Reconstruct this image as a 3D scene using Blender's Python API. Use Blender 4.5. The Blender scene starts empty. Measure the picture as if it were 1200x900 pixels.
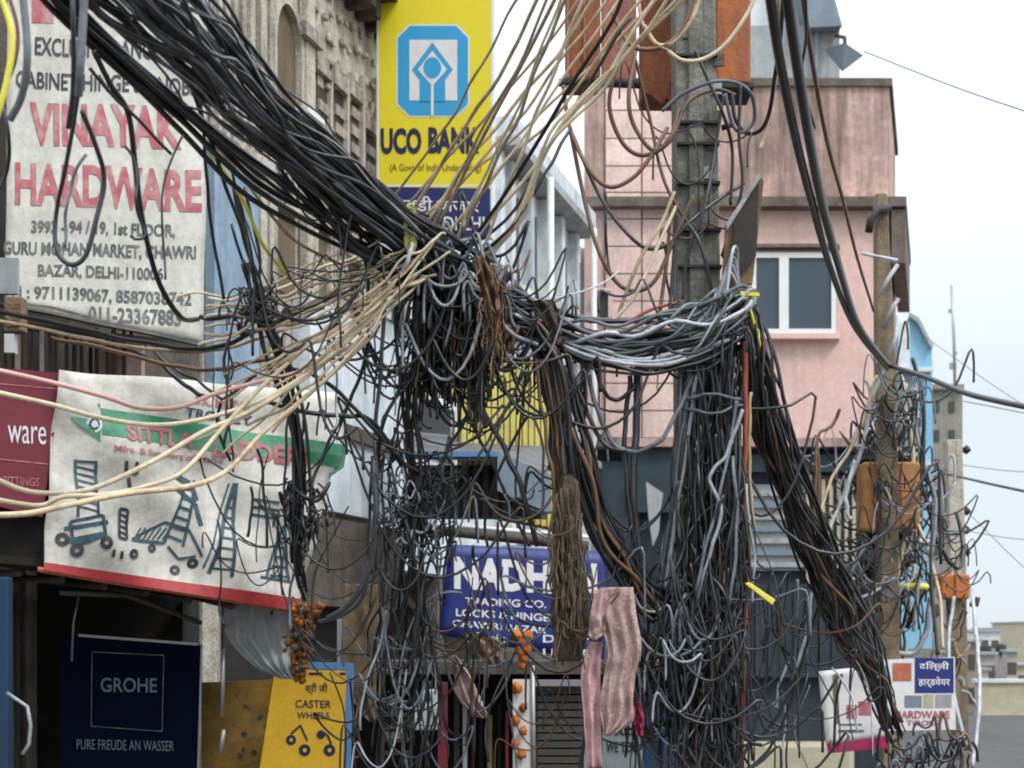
import bpy, math, random
from mathutils import Vector, noise
random.seed(11)
R = math.radians
sc = bpy.context.scene

# ------------------------------------------------------------------ camera
F, CX, HY, H = 1800.0, 600.0, 745.0, 3.0      # focal length in photo pixels, centre column, horizon row, eye height
cam_d = bpy.data.cameras.new("camera"); cam = bpy.data.objects.new("camera", cam_d)
sc.collection.objects.link(cam)
cam.location = (0, 0, H); cam.rotation_euler = (R(90), 0, 0)
cam_d.sensor_width = 36; cam_d.lens = 36 * F / 1200; cam_d.shift_y = (HY - 450) / 1200
cam_d.clip_end = 3000; cam_d.clip_start = 0.1
cam_d.dof.use_dof = True; cam_d.dof.focus_distance = 9.6; cam_d.dof.aperture_fstop = 3.2
sc.camera = cam

# ------------------------------------------------------------------ world: bright overcast day
w = bpy.data.worlds.new("World"); sc.world = w; w.use_nodes = True
nt = w.node_tree; nt.nodes.clear()
out = nt.nodes.new("ShaderNodeOutputWorld"); bg = nt.nodes.new("ShaderNodeBackground")
sky = nt.nodes.new("ShaderNodeTexSky"); sky.sky_type = 'NISHITA'; sky.sun_disc = False
sky.sun_elevation = R(58); sky.sun_rotation = R(135)
hs = nt.nodes.new("ShaderNodeHueSaturation"); hs.inputs['Saturation'].default_value = 0.25
mx = nt.nodes.new("ShaderNodeMix"); mx.data_type = 'RGBA'; mx.inputs[0].default_value = 0.86
mx.inputs[7].default_value = (6.9, 7.6, 8.2, 1)       # the cloud deck, before the 0.1 strength
nt.links.new(sky.outputs[0], hs.inputs['Color']); nt.links.new(hs.outputs[0], mx.inputs[6])
# an overcast sky is two to three times brighter overhead than at the horizon
wtc = nt.nodes.new("ShaderNodeTexCoord"); wsx = nt.nodes.new("ShaderNodeSeparateXYZ"); wmr = nt.nodes.new("ShaderNodeMapRange")
wmr.inputs[1].default_value = 0.15; wmr.inputs[2].default_value = 1; wmr.inputs[3].default_value = 1; wmr.inputs[4].default_value = 3.2
wvm = nt.nodes.new("ShaderNodeVectorMath"); wvm.operation = 'SCALE'
nt.links.new(wtc.outputs['Generated'], wsx.inputs[0]); nt.links.new(wsx.outputs['Z'], wmr.inputs[0])
nt.links.new(mx.outputs[2], wvm.inputs[0]); nt.links.new(wmr.outputs[0], wvm.inputs['Scale'])
nt.links.new(wvm.outputs[0], bg.inputs[0]); bg.inputs[1].default_value = 0.1
nt.links.new(bg.outputs[0], out.inputs[0])
sun_d = bpy.data.lights.new("sun", 'SUN'); sun_d.energy = 1.5; sun_d.angle = R(12); sun_d.color = (1, .965, .92)
sun = bpy.data.objects.new("sun", sun_d); sc.collection.objects.link(sun)
sun.rotation_euler = Vector((-0.55, 0.55, -1.0)).to_track_quat('-Z', 'Y').to_euler()
sc.view_settings.view_transform = 'Standard'; sc.view_settings.look = 'None'
sc.view_settings.exposure = 0.30; sc.view_settings.gamma = 1
sc.cycles.use_denoising = True
sc.cycles.max_bounces = 5; sc.cycles.diffuse_bounces = 3; sc.cycles.glossy_bounces = 2
sc.cycles.transparent_max_bounces = 4
try: sc.cycles.pixel_filter_type = 'BLACKMAN_HARRIS'; sc.cycles.filter_width = 1.9
except Exception: pass

# ------------------------------------------------------------------ helpers
COL = sc.collection
def P(px, py, Y): return Vector(((px - CX) / F * Y, Y, H + (HY - py) / F * Y))
def zz(py, Y): return H + (HY - py) / F * Y
X0 = -6.5; SL = 500 / 1800.0
dN = Vector((1, -SL, 0)).normalized()
def Yf(px): return -F * X0 / (1100 - px)
FO = 0.
def fac(Y, z, off=0): return Vector((X0 + SL * Y, Y, z)) + dN * (off + FO)

def link(o, parent=None, name=None):
    COL.objects.link(o)
    if parent is not None: o.parent = parent
    return o
def wloc(o):
    v = Vector((0, 0, 0))
    while o is not None: v = v + o.location; o = o.parent
    return v
def tag(o, label=None, cat=None, group=None, kind=None):
    for k, v in (("label", label), ("category", cat), ("group", group), ("kind", kind)):
        if v: o[k] = v
    return o
def thing(name, label, cat, loc, group=None):
    o = bpy.data.objects.new(name, None); COL.objects.link(o); o.location = loc; o.empty_display_size = .2
    return tag(o, label, cat, group)

class MB:
    def __init__(s): s.v = []; s.f = []; s.smooth = False
    def add(s, vs, fs):
        b = len(s.v); s.v.extend(vs); s.f.extend([tuple(i + b for i in f) for f in fs]); return s
    def quad(s, a, b, c, d): return s.add([a, b, c, d], [(0, 1, 2, 3)])
    def hexa(s, p):  # p: 8 points, bottom ring 0-3, top ring 4-7
        return s.add(p, [(3, 2, 1, 0), (4, 5, 6, 7), (0, 1, 5, 4), (1, 2, 6, 5), (2, 3, 7, 6), (3, 0, 4, 7)])
    def box(s, lo, hi):
        x0, y0, z0 = lo; x1, y1, z1 = hi
        return s.hexa([Vector(p) for p in ((x0,y0,z0),(x1,y0,z0),(x1,y1,z0),(x0,y1,z0),(x0,y0,z1),(x1,y0,z1),(x1,y1,z1),(x0,y1,z1))])
    def fbox(s, Y0, Y1, z0, z1, o0, o1):
        return s.hexa([fac(Y0,z0,o0), fac(Y0,z0,o1), fac(Y1,z0,o1), fac(Y1,z0,o0), fac(Y0,z1,o0), fac(Y0,z1,o1), fac(Y1,z1,o1), fac(Y1,z1,o0)])
    def pbox(s, px0, px1, py0, py1, Y, dY):      # box whose front face spans those pixels at depth Y
        a, b = P(px0, py0, Y), P(px1, py1, Y)
        return s.box((a.x, Y, b.z), (b.x, Y + dY, a.z))
    def slab(s, pts, dv):   # polygon pts extruded by vector dv
        n = len(pts); vs = list(pts) + [p + dv for p in pts]
        fs = [tuple(range(n)), tuple(range(2 * n - 1, n - 1, -1))] + [(i, i + n, (i + 1) % n + n, (i + 1) % n) for i in range(n)]
        return s.add(vs, fs)
    def tube(s, pts, r, k=6, cap=True):
        n = len(pts); vs = []; fs = []
        prev = None
        for i, p in enumerate(pts):
            t = (pts[min(i + 1, n - 1)] - pts[max(i - 1, 0)])
            if t.length < 1e-9: t = Vector((0, 0, 1))
            t.normalize()
            if prev is None:
                u = t.cross(Vector((0.3, 1, 0.2)))
                if u.length < .05: u = t.cross(Vector((0, 0, 1)))
            else: u = prev - t * prev.dot(t)
            u.normalize(); prev = u; v = t.cross(u)
            rr = r[i] if isinstance(r, (list, tuple)) else r
            for j in range(k):
                a = 2 * math.pi * j / k
                vs.append(p + u * (rr * math.cos(a)) + v * (rr * math.sin(a)))
        for i in range(n - 1):
            for j in range(k):
                a = i * k + j; b = i * k + (j + 1) % k
                fs.append((a, b, b + k, a + k))
        if cap: fs.append(tuple(range(k - 1, -1, -1))); fs.append(tuple((n - 1) * k + j for j in range(k)))
        s.smooth = True
        return s.add(vs, fs)
    def build(s, name, mat, parent=None, label=None, cat=None, group=None, kind=None, bevel=0, smooth=None):
        off = wloc(parent) if parent is not None else (sum(s.v, Vector((0, 0, 0))) / max(1, len(s.v)) if cat else Vector((0, 0, 0)))
        if cat and parent is None: off = Vector((off.x, off.y, min(p.z for p in s.v)))
        me = bpy.data.meshes.new(name)
        me.from_pydata([tuple(p - off) for p in s.v], [], s.f)
        me.materials.append(mat)
        if smooth if smooth is not None else s.smooth:
            me.polygons.foreach_set("use_smooth", [True] * len(me.polygons))
        o = bpy.data.objects.new(name, me); link(o, parent)
        if parent is None: o.location = off
        if bevel:
            m = o.modifiers.new("bevel", 'BEVEL'); m.width = bevel; m.segments = 2; m.limit_method = 'ANGLE'
        return tag(o, label, cat, group, kind)

def catmull(pts, n):
    """n samples of a smooth curve through the control points (tuples or Vectors of any length)"""
    m = len(pts) - 1; outp = []
    for i in range(n):
        u = i / (n - 1) * m; k = min(int(u), m - 1); t = u - k
        p0 = pts[max(k - 1, 0)]; p1 = pts[k]; p2 = pts[k + 1]; p3 = pts[min(k + 2, m)]
        outp.append([0.5 * (2*b + (c - a)*t + (2*a - 5*b + 4*c - d)*t*t + (3*b - a - 3*c + d)*t*t*t) for a, b, c, d in zip(p0, p1, p2, p3)])
    return outp

# ------------------------------------------------------------------ materials
def srgb(r, g, b):
    f = lambda c: (c / 255 / 12.92) if c <= 10 else ((c / 255 + .055) / 1.055) ** 2.4
    return (f(r), f(g), f(b))
def mat(name, base, rough=.7, var=.0, col2=None, scale=3., bump=0., bscale=40., streak=0., scol=(.05, .045, .04), rnd=0., metal=0., spec=.5, trans=0., streakscale=5., lo=0.):
    m = bpy.data.materials.new(name); m.use_nodes = True; n = m.node_tree.nodes; L = m.node_tree.links
    b = n['Principled BSDF']; b.inputs['Roughness'].default_value = rough; b.inputs['Metallic'].default_value = metal
    b.inputs['Specular IOR Level'].default_value = spec
    tc = n.new('ShaderNodeTexCoord'); co = tc.outputs['Object']
    rgb = n.new('ShaderNodeRGB'); rgb.outputs[0].default_value = (*base, 1); c = rgb.outputs[0]
    def noisef(sc_, det=6, rough_=.6, vec=None):
        t = n.new('ShaderNodeTexNoise'); t.inputs['Scale'].default_value = sc_; t.inputs['Detail'].default_value = det
        t.inputs['Roughness'].default_value = rough_; L.new(vec or co, t.inputs['Vector']); return t.outputs['Fac']
    def ramp(x, a, b_):
        r = n.new('ShaderNodeMapRange'); r.inputs[1].default_value = a; r.inputs[2].default_value = b_; L.new(x, r.inputs[0]); return r.outputs[0]
    def mixc(f, a, b_):
        x = n.new('ShaderNodeMix'); x.data_type = 'RGBA'
        if isinstance(f, float): x.inputs[0].default_value = f
        else: L.new(f, x.inputs[0])
        L.new(a, x.inputs[6])
        if isinstance(b_, tuple): x.inputs[7].default_value = (*b_, 1)
        else: L.new(b_, x.inputs[7])
        return x.outputs[2]
    def scaled(f, k):
        x = n.new('ShaderNodeMath'); x.operation = 'MULTIPLY'; x.inputs[1].default_value = k; L.new(f, x.inputs[0]); return x.outputs[0]
    if var:
        col2 = col2 or tuple(x * .45 for x in base)
        c = mixc(scaled(ramp(noisef(scale), .42 - lo, .68 - lo), var), c, col2)
        c = mixc(scaled(ramp(noisef(scale * 7), .4, .7), var * .5), c, tuple(x * .6 for x in col2))
    if streak:
        mp = n.new('ShaderNodeMapping'); mp.inputs['Scale'].default_value = (1, 1, .09); L.new(co, mp.inputs[0])
        f = noisef(streakscale, 5, .65, mp.outputs[0])
        c = mixc(scaled(ramp(f, .46 - lo, .72 - lo), streak), c, scol)
    if rnd:
        oi = n.new('ShaderNodeObjectInfo'); h = n.new('ShaderNodeHueSaturation')
        r = n.new('ShaderNodeMapRange'); r.inputs[3].default_value = 1 - rnd; r.inputs[4].default_value = 1 + rnd
        L.new(oi.outputs['Random'], r.inputs[0]); L.new(r.outputs[0], h.inputs['Value']); L.new(c, h.inputs['Color']); c = h.outputs[0]
    L.new(c, b.inputs['Base Color'])
    if bump:
        bm_ = n.new('ShaderNodeBump'); bm_.inputs['Strength'].default_value = bump; bm_.inputs['Distance'].default_value = .03
        L.new(noisef(bscale, 8, .65), bm_.inputs['Height']); L.new(bm_.outputs[0], b.inputs['Normal'])
    if trans: b.inputs['Transmission Weight'].default_value = trans
    return m
M = {}
M['black'] = mat('black_cable_rubber', (.009, .009, .011), .36, .6, (.035, .034, .034), 9, rnd=.6, spec=.65)
M['dark'] = mat('dark_grey_cable', (.030, .031, .036), .38, .6, (.008, .008, .009), 7, rnd=.5, spec=.6)
M['grey'] = mat('grey_cable', (.15, .165, .19), .42, .7, (.02, .02, .022), 6, rnd=.4)
M['light'] = mat('light_grey_cable', (.52, .54, .58), .45, .6, (.08, .08, .08), 6, rnd=.3)
M['beige'] = mat('beige_cable', (.60, .46, .29), .6, .8, (.22, .15, .09), 8, rnd=.3)
M['cream'] = mat('cream_cable', (.74, .62, .43), .6, .7, (.4, .32, .2), 6, rnd=.15)
M['pinkc'] = mat('pink_cable', (.72, .42, .36), .5, .3, rnd=.15)
M['yel'] = mat('yellow_plastic', (.80, .70, .08), .5, .3, (.45, .4, .08), 20)
M['yelgreen'] = mat('faded_yellow_green_tape', (.50, .50, .16), .6, .7, (.2, .2, .08), 20)
M['brownc'] = mat('brown_cable', (.17, .09, .045), .55, .6, (.05, .03, .02), 8, rnd=.3)
M['redc'] = mat('rust_red_cable', (.34, .08, .04), .55, .5, (.1, .03, .02), 8)
M['pole'] = mat('weathered_concrete', (.30, .29, .25), .9, .9, (.11, .105, .09), 4, bump=.6, streak=.6)
M['wood'] = mat('weathered_timber_pole', (.30, .22, .135), .85, .8, (.12, .09, .06), 5, bump=.5, streak=.6, streakscale=14)
M['clamp'] = mat('dark_iron', (.03, .03, .033), .6, .6, (.08, .05, .03), 12, metal=.4)
M['orange'] = mat('orange_painted_steel', (.60, .17, .025), .6, .8, (.28, .07, .02), 3, bump=.2, streak=.55, scol=(.12, .04, .02))
M['orange2'] = mat('amber_painted_steel', (.55, .27, .09), .75, .8, (.32, .14, .05), 3, bump=.2, streak=.5, scol=(.15, .06, .02))
M['rust'] = mat('rusty_steel', (.34, .10, .035), .8, .9, (.16, .05, .025), 4, bump=.4, streak=.5)
M['redpanel'] = mat('faded_red_steel', (.42, .15, .10), .7, .8, (.2, .07, .05), 4, bump=.3, streak=.5)
M['pink'] = mat('pink_plaster', (.78, .53, .47), .9, .6, (.64, .42, .37), 1.3, bump=.25, streak=.25, scol=(.30, .17, .14))
M['pinktile'] = mat('pink_wall_panel', (.77, .56, .51), .85, .8, (.60, .41, .37), 2.2, bump=.25, rnd=.1, streak=.3, scol=(.3, .18, .16))
M['stained'] = mat('stained_pink_parapet', (.76, .51, .44), .95, .85, (.42, .28, .24), 1.3, bump=.5, streak=.9, scol=(.11, .08, .065), streakscale=2.4, lo=.05)
M['capgrey'] = mat('grey_brown_coping', (.19, .15, .12), .95, .8, (.07, .055, .05), 3, bump=.5)  # grey-brown with random darker blotches
M['joint'] = mat('wall_joint', (.19, .10, .09), .95)
M['whiteframe'] = mat('white_window_frame', (.78, .78, .76), .5, .3, (.5, .5, .48), 4)
M['glass'] = mat('dark_window_glass', (.045, .07, .09), .12, .3, (.07, .1, .12), 1)
M['navy'] = mat('navy_painted_wall', (.035, .045, .065), .8, .7, (.015, .018, .025), 2, bump=.2, streak=.4, scol=(.01, .01, .012))
M['teal'] = mat('dark_teal_sheet', (.03, .055, .07), .7, .7, (.015, .02, .03), 3)
M['stone'] = mat('carved_buff_stone', (.66, .60, .50), .95, .8, (.40, .35, .29), 5, bump=1.0, bscale=26, streak=.65, scol=(.07, .055, .045), streakscale=7)
M['stone2'] = mat('carved_grey_pink_stone', (.55, .47, .42), .95, .9, (.26, .2, .18), 7, bump=1.0, bscale=22, streak=.6, scol=(.08, .06, .05), streakscale=8)
M['stonedark'] = mat('dark_brown_stone', (.10, .07, .055), .95, .7, (.03, .025, .02), 8, bump=.8)  # dark cornice stone; on the niche plates it paints the recess shade
M['olive'] = mat('olive_brown_shutter_wood', (.17, .125, .07), .85, .6, (.08, .06, .04), 4, streak=.5)
M['bluewall'] = mat('faded_blue_plaster', (.30, .42, .54), .9, .7, (.19, .27, .36), 1.5, bump=.2, streak=.5, scol=(.08, .1, .13))
M['palewall'] = mat('pale_blue_white_plaster', (.70, .76, .80), .85, .6, (.40, .45, .49), 1.2, bump=.2, streak=.5, scol=(.2, .23, .25))
M['darkwin'] = mat('painted_recess_shade', (.025, .028, .033), .6, .5, (.05, .05, .055), 2)  # flat dark colour stands in for the shade inside window openings
M['greyb'] = mat('grey_render', (.40, .42, .43), .9, .6, (.28, .3, .31), 1.5, streak=.4)
M['dirty'] = mat('dirty_brown_plaster', (.15, .12, .095), .95, .9, (.05, .04, .032), 2.5, bump=.5, streak=.7)
M['shopdark'] = mat('near_black_shop_interior', (.014, .012, .011), .95, .5, (.04, .034, .028), 3)  # near-black colour that keeps interiors, undersides and backings dark
M['mast'] = mat('galvanised_steel', (.35, .35, .36), .4, metal=.5)
M['banner'] = mat('white_banner_vinyl', (.66, .65, .58), .6, .7, (.44, .42, .35), 2.5, bump=.25, bscale=7, streak=.35, scol=(.25, .22, .18))
M['banner2'] = mat('cream_banner_cloth', (.70, .68, .62), .75, .7, (.48, .44, .37), 2.6, bump=.5, bscale=5, streak=.45, scol=(.22, .17, .12))
M['maroon'] = mat('maroon_vinyl', (.19, .018, .035), .5, .4, (.1, .012, .02), 3)
M['redtrim'] = mat('red_border', (.44, .04, .045), .6, .5, (.22, .02, .03), 9)
M['inkred'] = mat('faded_red_ink', (.42, .07, .10), .6, .75, (.52, .34, .32), 9)
M['inkblack'] = mat('black_ink', (.025, .025, .03), .6, .5, (.16, .16, .15), 12)
M['inkgrey'] = mat('worn_grey_ink', (.07, .075, .08), .6, .7, (.3, .3, .28), 14)
M['green'] = mat('green_ink', (.025, .24, .12), .6, .7, (.2, .34, .26), 9)
M['inkteal'] = mat('teal_grey_ink', (.05, .13, .17), .6, .9, (.02, .03, .045), 16)
M['white'] = mat('white_paint', (.78, .78, .77), .6)
M['uyellow'] = mat('bright_yellow_sign', (.80, .66, .015), .45, .15, (.66, .52, .01), 2)
M['ucyan'] = mat('sky_blue_ink', (.03, .33, .62), .45)
M['ublue'] = mat('dark_blue_sign', (.012, .02, .13), .45, .3, (.008, .012, .08), 4)
M['nightblue'] = mat('shaded_navy_board', (.004, .006, .024), .9, .4, (.003, .004, .012), 3, spec=.1)  # dark navy, taken nearer black so the colour holds the awning's shade
M['unavy'] = mat('navy_ink', (.008, .012, .055), .5)
M['blue'] = mat('royal_blue_sign', (.012, .028, .19), .5, .5, (.012, .015, .13), 4)
M['bluedoor'] = mat('blue_painted_door', (.01, .04, .10), .6, .5, (.01, .05, .12), 4, streak=.4)
M['ltblue'] = mat('light_blue_frame', (.10, .24, .48), .5, .3)
M['yellow'] = mat('amber_yellow_sign', (.72, .42, .015), .55, .4, (.5, .27, .01), 5)
M['yellowdark'] = mat('dirty_yellow_board', (.26, .15, .02), .7, .7, (.08, .045, .01), 6)
M['ystripe'] = mat('yellow_shutter_paint', (.66, .55, .13), .7, .6, (.38, .32, .12), 5, streak=.3)
M['grey_sheet'] = mat('grey_corrugated_metal', (.14, .145, .15), .6, .8, (.05, .05, .05), 4, bump=.3, streak=.5)
M['shutter'] = mat('grey_brown_shutter', (.085, .075, .06), .7, .7, (.04, .035, .03), 5, streak=.5)
M['brownw'] = mat('brown_plywood', (.27, .185, .10), .85, .8, (.13, .09, .05), 4, bump=.4, streak=.5)
M['sack'] = mat('brown_sacking', (.13, .09, .06), .95, .9, (.05, .035, .025), 9, bump=1.0, bscale=30, streak=.9, scol=(.025, .018, .014), streakscale=20)
M['fibre'] = mat('tan_fibre_cloth', (.36, .22, .13), .95, .9, (.12, .07, .045), 12, bump=1.0, bscale=30, streak=.7, scol=(.05, .03, .02), streakscale=22)
M['pinkcloth'] = mat('dusty_pink_cloth', (.60, .41, .38), .95, .9, (.30, .18, .16), 6, bump=.7, bscale=60)
M['pinkcheck'] = mat('faded_pink_towel', (.52, .27, .28), .95, .9, (.66, .5, .48), 11, bump=.5)
M['marigold'] = mat('orange_marigold', (.55, .17, .02), .8, .6, (.5, .1, .01), 25, rnd=.2, bump=.6, bscale=60)
M['marigold_dark'] = mat('wilted_marigold', (.42, .13, .02), .85, .8, (.15, .05, .01), 25, rnd=.3, bump=.6, bscale=60)
M['plastic'] = mat('white_plastic', (.66, .68, .68), .45, .3)
M['magenta'] = mat('magenta_print', (.50, .03, .13), .5)
M['crimson'] = mat('crimson_rag', (.30, .03, .06), .9, .6)
M['poster'] = mat('white_poster_paper', (.78, .76, .75), .6, .4, (.62, .58, .58), 6)
M['skyblue'] = mat('sky_blue_wall', (.22, .48, .66), .85, .5, (.35, .58, .72), 1.0, streak=.3, scol=(.2, .32, .4))
M['palewhite'] = mat('pale_wall', (.72, .74, .74), .85, .4)
M['brickgrey'] = mat('grey_brown_brick', (.34, .31, .27), .95, .8, (.24, .21, .18), 1.4, bump=.4, streak=.4)
M['ochre'] = mat('ochre_far_wall', (.52, .46, .33), .9, .4)
M['farpink'] = mat('dusty_far_wall', (.46, .42, .38), .9, .5)
M['canopyy'] = mat('yellow_rickshaw_canopy', (.62, .50, .14), .7, .3)
M['rgreen'] = mat('rickshaw_green_paint', (.03, .12, .07), .5)
M['rubber'] = mat('tyre_rubber', (.02, .02, .02), .8)
M['asphalt'] = mat('dusty_asphalt', (.085, .08, .075), .95, .6, (.05, .048, .045), .8, bump=.3)
M['earth'] = mat('dusty_ground', (.16, .14, .12), .95, .6, (.11, .1, .085), .3)
M['slate'] = mat('slate_blue_board', (.20, .25, .30), .6, .4)
M['inkmaroon'] = mat('brick_red_print', (.42, .10, .06), .6, .6, (.6, .25, .1), 30)

# ------------------------------------------------------------------ cables
GC = {}
def cable(ctrl, wpx, m, label, group=None, name=None, n=None, jit=0., k=6, parent=None, dust=0):
    Ym = sum(c[2] for c in ctrl) / len(ctrl); r = wpx / 2 * Ym / F
    n = n or max(10, 8 * (len(ctrl) - 1) + 1)
    s = random.uniform(0, 900)
    pts = []
    for i, c in enumerate(catmull(ctrl, n)):
        p = P(*c)
        if jit:
            t = i * .23
            p = p + Vector((noise.noise(Vector((t, s, 0))), noise.noise(Vector((t, s, 9))), noise.noise(Vector((t, s, 17))))) * jit
        pts.append(p)
    mb = MB(); mb.tube(pts, r, k)
    return mb.build(name or 'cable', M[m], parent, label, 'cable', group)

def strand_pts(spine, t0=0., t1=1., n=40, twist=2., spread=1., wob=.35):
    u, ph = math.sqrt(random.random()), random.uniform(0, 6.283)
    s = random.uniform(0, 999); tw = random.uniform(-twist, twist)
    full = catmull(spine, 80); pts = []
    for i in range(n):
        t = t0 + (t1 - t0) * i / (n - 1); x = t * 79; k = min(int(x), 78); f = x - k
        a, b = full[k], full[k + 1]; c = [a[j] + (b[j] - a[j]) * f for j in range(4)]
        p = P(c[0], c[1], c[2]); q = P(b[0], b[1], b[2]) - P(a[0], a[1], a[2]); q.normalize()
        Rr = c[3] * c[2] / F * spread
        e1 = q.cross(Vector((0, 1, 0)))
        if e1.length < .1: e1 = q.cross(Vector((0, 0, 1)))
        e1.normalize(); e2 = q.cross(e1)
        a_ = ph + tw * t + wob * 2 * noise.noise(Vector((t * 5, s, 3)))
        rho = Rr * max(.02, min(1.25, u + wob * noise.noise(Vector((t * 6, s, 0)))))
        pts.append(p + e1 * (rho * math.cos(a_)) + e2 * (rho * math.sin(a_)))
    return pts
def bundle(spine, count, mats, wrange, label, group, name='cable', n=40, twist=2., wob=.35, ends=.0, stuff=False, spread=1., k=6):
    """strands following one spine of (px, py, Y, radius px); individual objects unless stuff"""
    acc = {}
    Ym = sum(c[2] for c in spine) / len(spine)
    for i in range(count):
        m = random.choice(mats); r = random.uniform(*wrange) / 2 * Ym / F
        t0 = random.uniform(0, ends); t1 = 1 - random.uniform(0, ends)
        pts = strand_pts(spine, t0, t1, n, twist, spread, wob)
        if stuff: acc.setdefault(m, MB()).tube(pts, r, 5)
        else:
            mb = MB(); mb.tube(pts, r, k)
            lab = label[m] if isinstance(label, dict) else label
            mb.build(name, M[m], None, lab, 'cable', group[m] if isinstance(group, dict) else group)
    return acc
def tangle(region, count, mats, wrange, label='', Y=9., dY=.3, length=(40, 160), ushare=.5, n=20, anchors=None, slant=.25, shallow=False):
    """loose wires inside a pixel region at depth Y, hanging as wires do: sagging loops between two points, and drooping tails"""
    acc = {}
    x0, y0, x1, y1 = region
    for i in range(count):
        m = random.choice(mats); r = random.uniform(*wrange) / 2 * Y / F
        if anchors: ax, ay = random.choice(anchors); ax += random.gauss(0, 8); ay += random.gauss(0, 8)
        else: ax, ay = random.uniform(x0, x1), random.uniform(y0, y1 - .25 * (y1 - y0))
        yy = Y + random.uniform(-dY, dY); L = random.uniform(*length); s = random.uniform(0, 999); pts = []
        if random.random() < ushare:
            # a run of sagging spans caught on other wires; both ends dangle
            ns = random.choice((1, 1, 1, 2, 2, 3)); d = random.choice((-1, 1)); sp = L * random.uniform(.35, 1.3)
            x, y = ax, ay; ctrl = []
            def drop(x, y, dd):
                return (x + dd * random.uniform(2, 9), y + random.uniform(.25, .6) * L, yy)
            e0 = drop(x, y, -d); ctrl += [e0, ((x + e0[0]) / 2 - d * 2, y + (e0[1] - y) * .4, yy), (x, y, yy)]
            for q_ in range(ns):
                if not (x0 - 8 < x + d * sp < x1 + 8): d = -d
                nx_ = x + d * sp * random.uniform(.6, 1.2); ny_ = y + random.gauss(.1, .38) * L; sag = sp * (random.uniform(.04, .16) if shallow else random.uniform(.08, .6))
                my_ = max(y, ny_) + sag; dz = random.gauss(0, .03)
                ctrl += [(x + (nx_ - x) * .22, y + (my_ - y) * .72, yy + dz), ((x + nx_) / 2, my_, yy + dz), (x + (nx_ - x) * .78, ny_ + (my_ - ny_) * .72, yy + dz), (nx_, ny_, yy)]
                x, y = nx_, ny_
            e1 = drop(x, y, d); ctrl += [((x + e1[0]) / 2 + d * 2, y + (e1[1] - y) * .4, yy), e1]
            pts = catmull(ctrl, len(ctrl) * 3)
        else:
            k = random.gauss(0, slant); c = random.gauss(0, .5); hook = random.gauss(0, 1.2) if random.random() < .4 else 0
            x, y = ax, ay; ang = math.pi / 2 + k * 2.2
            for j in range(n):
                t = j / (n - 1); pts.append((x + 4 * noise.noise(Vector((t * 3, s, 0))), y, yy + .06 * noise.noise(Vector((t * 3, s, 9)))))
                ang += (math.pi / 2 - ang) * .14 + c * .09 * math.sin(t * 5 + s) + (hook * .5 if t > .8 else 0)
                x += math.cos(ang) * L / n; y += math.sin(ang) * L / n
        acc.setdefault(m, MB()).tube([P(*p) for p in pts], r, 5)
    return acc
def flush(accs, name, label, cat='cable tangle'):
    """one countless mass, one object per colour under an Empty"""
    tot = {}
    for a in accs:
        for m, mb in a.items(): tot.setdefault(m, MB()).add(mb.v, mb.f)
    allv = [v for mb in tot.values() for v in mb.v]
    c = sum(allv, Vector((0, 0, 0))) / len(allv)
    root = thing(name, label, cat, c); root['kind'] = 'stuff'
    for m, mb in tot.items():
        mb.smooth = True; o = mb.build({'black': 'black_strands', 'dark': 'dark_grey_strands', 'grey': 'grey_strands', 'light': 'pale_strands', 'beige': 'beige_strands', 'cream': 'cream_strands', 'brownc': 'brown_strands', 'redc': 'red_strands'}.get(m, m + '_strands'), M[m], root)
        o['kind'] = 'stuff'
    return root

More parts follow.
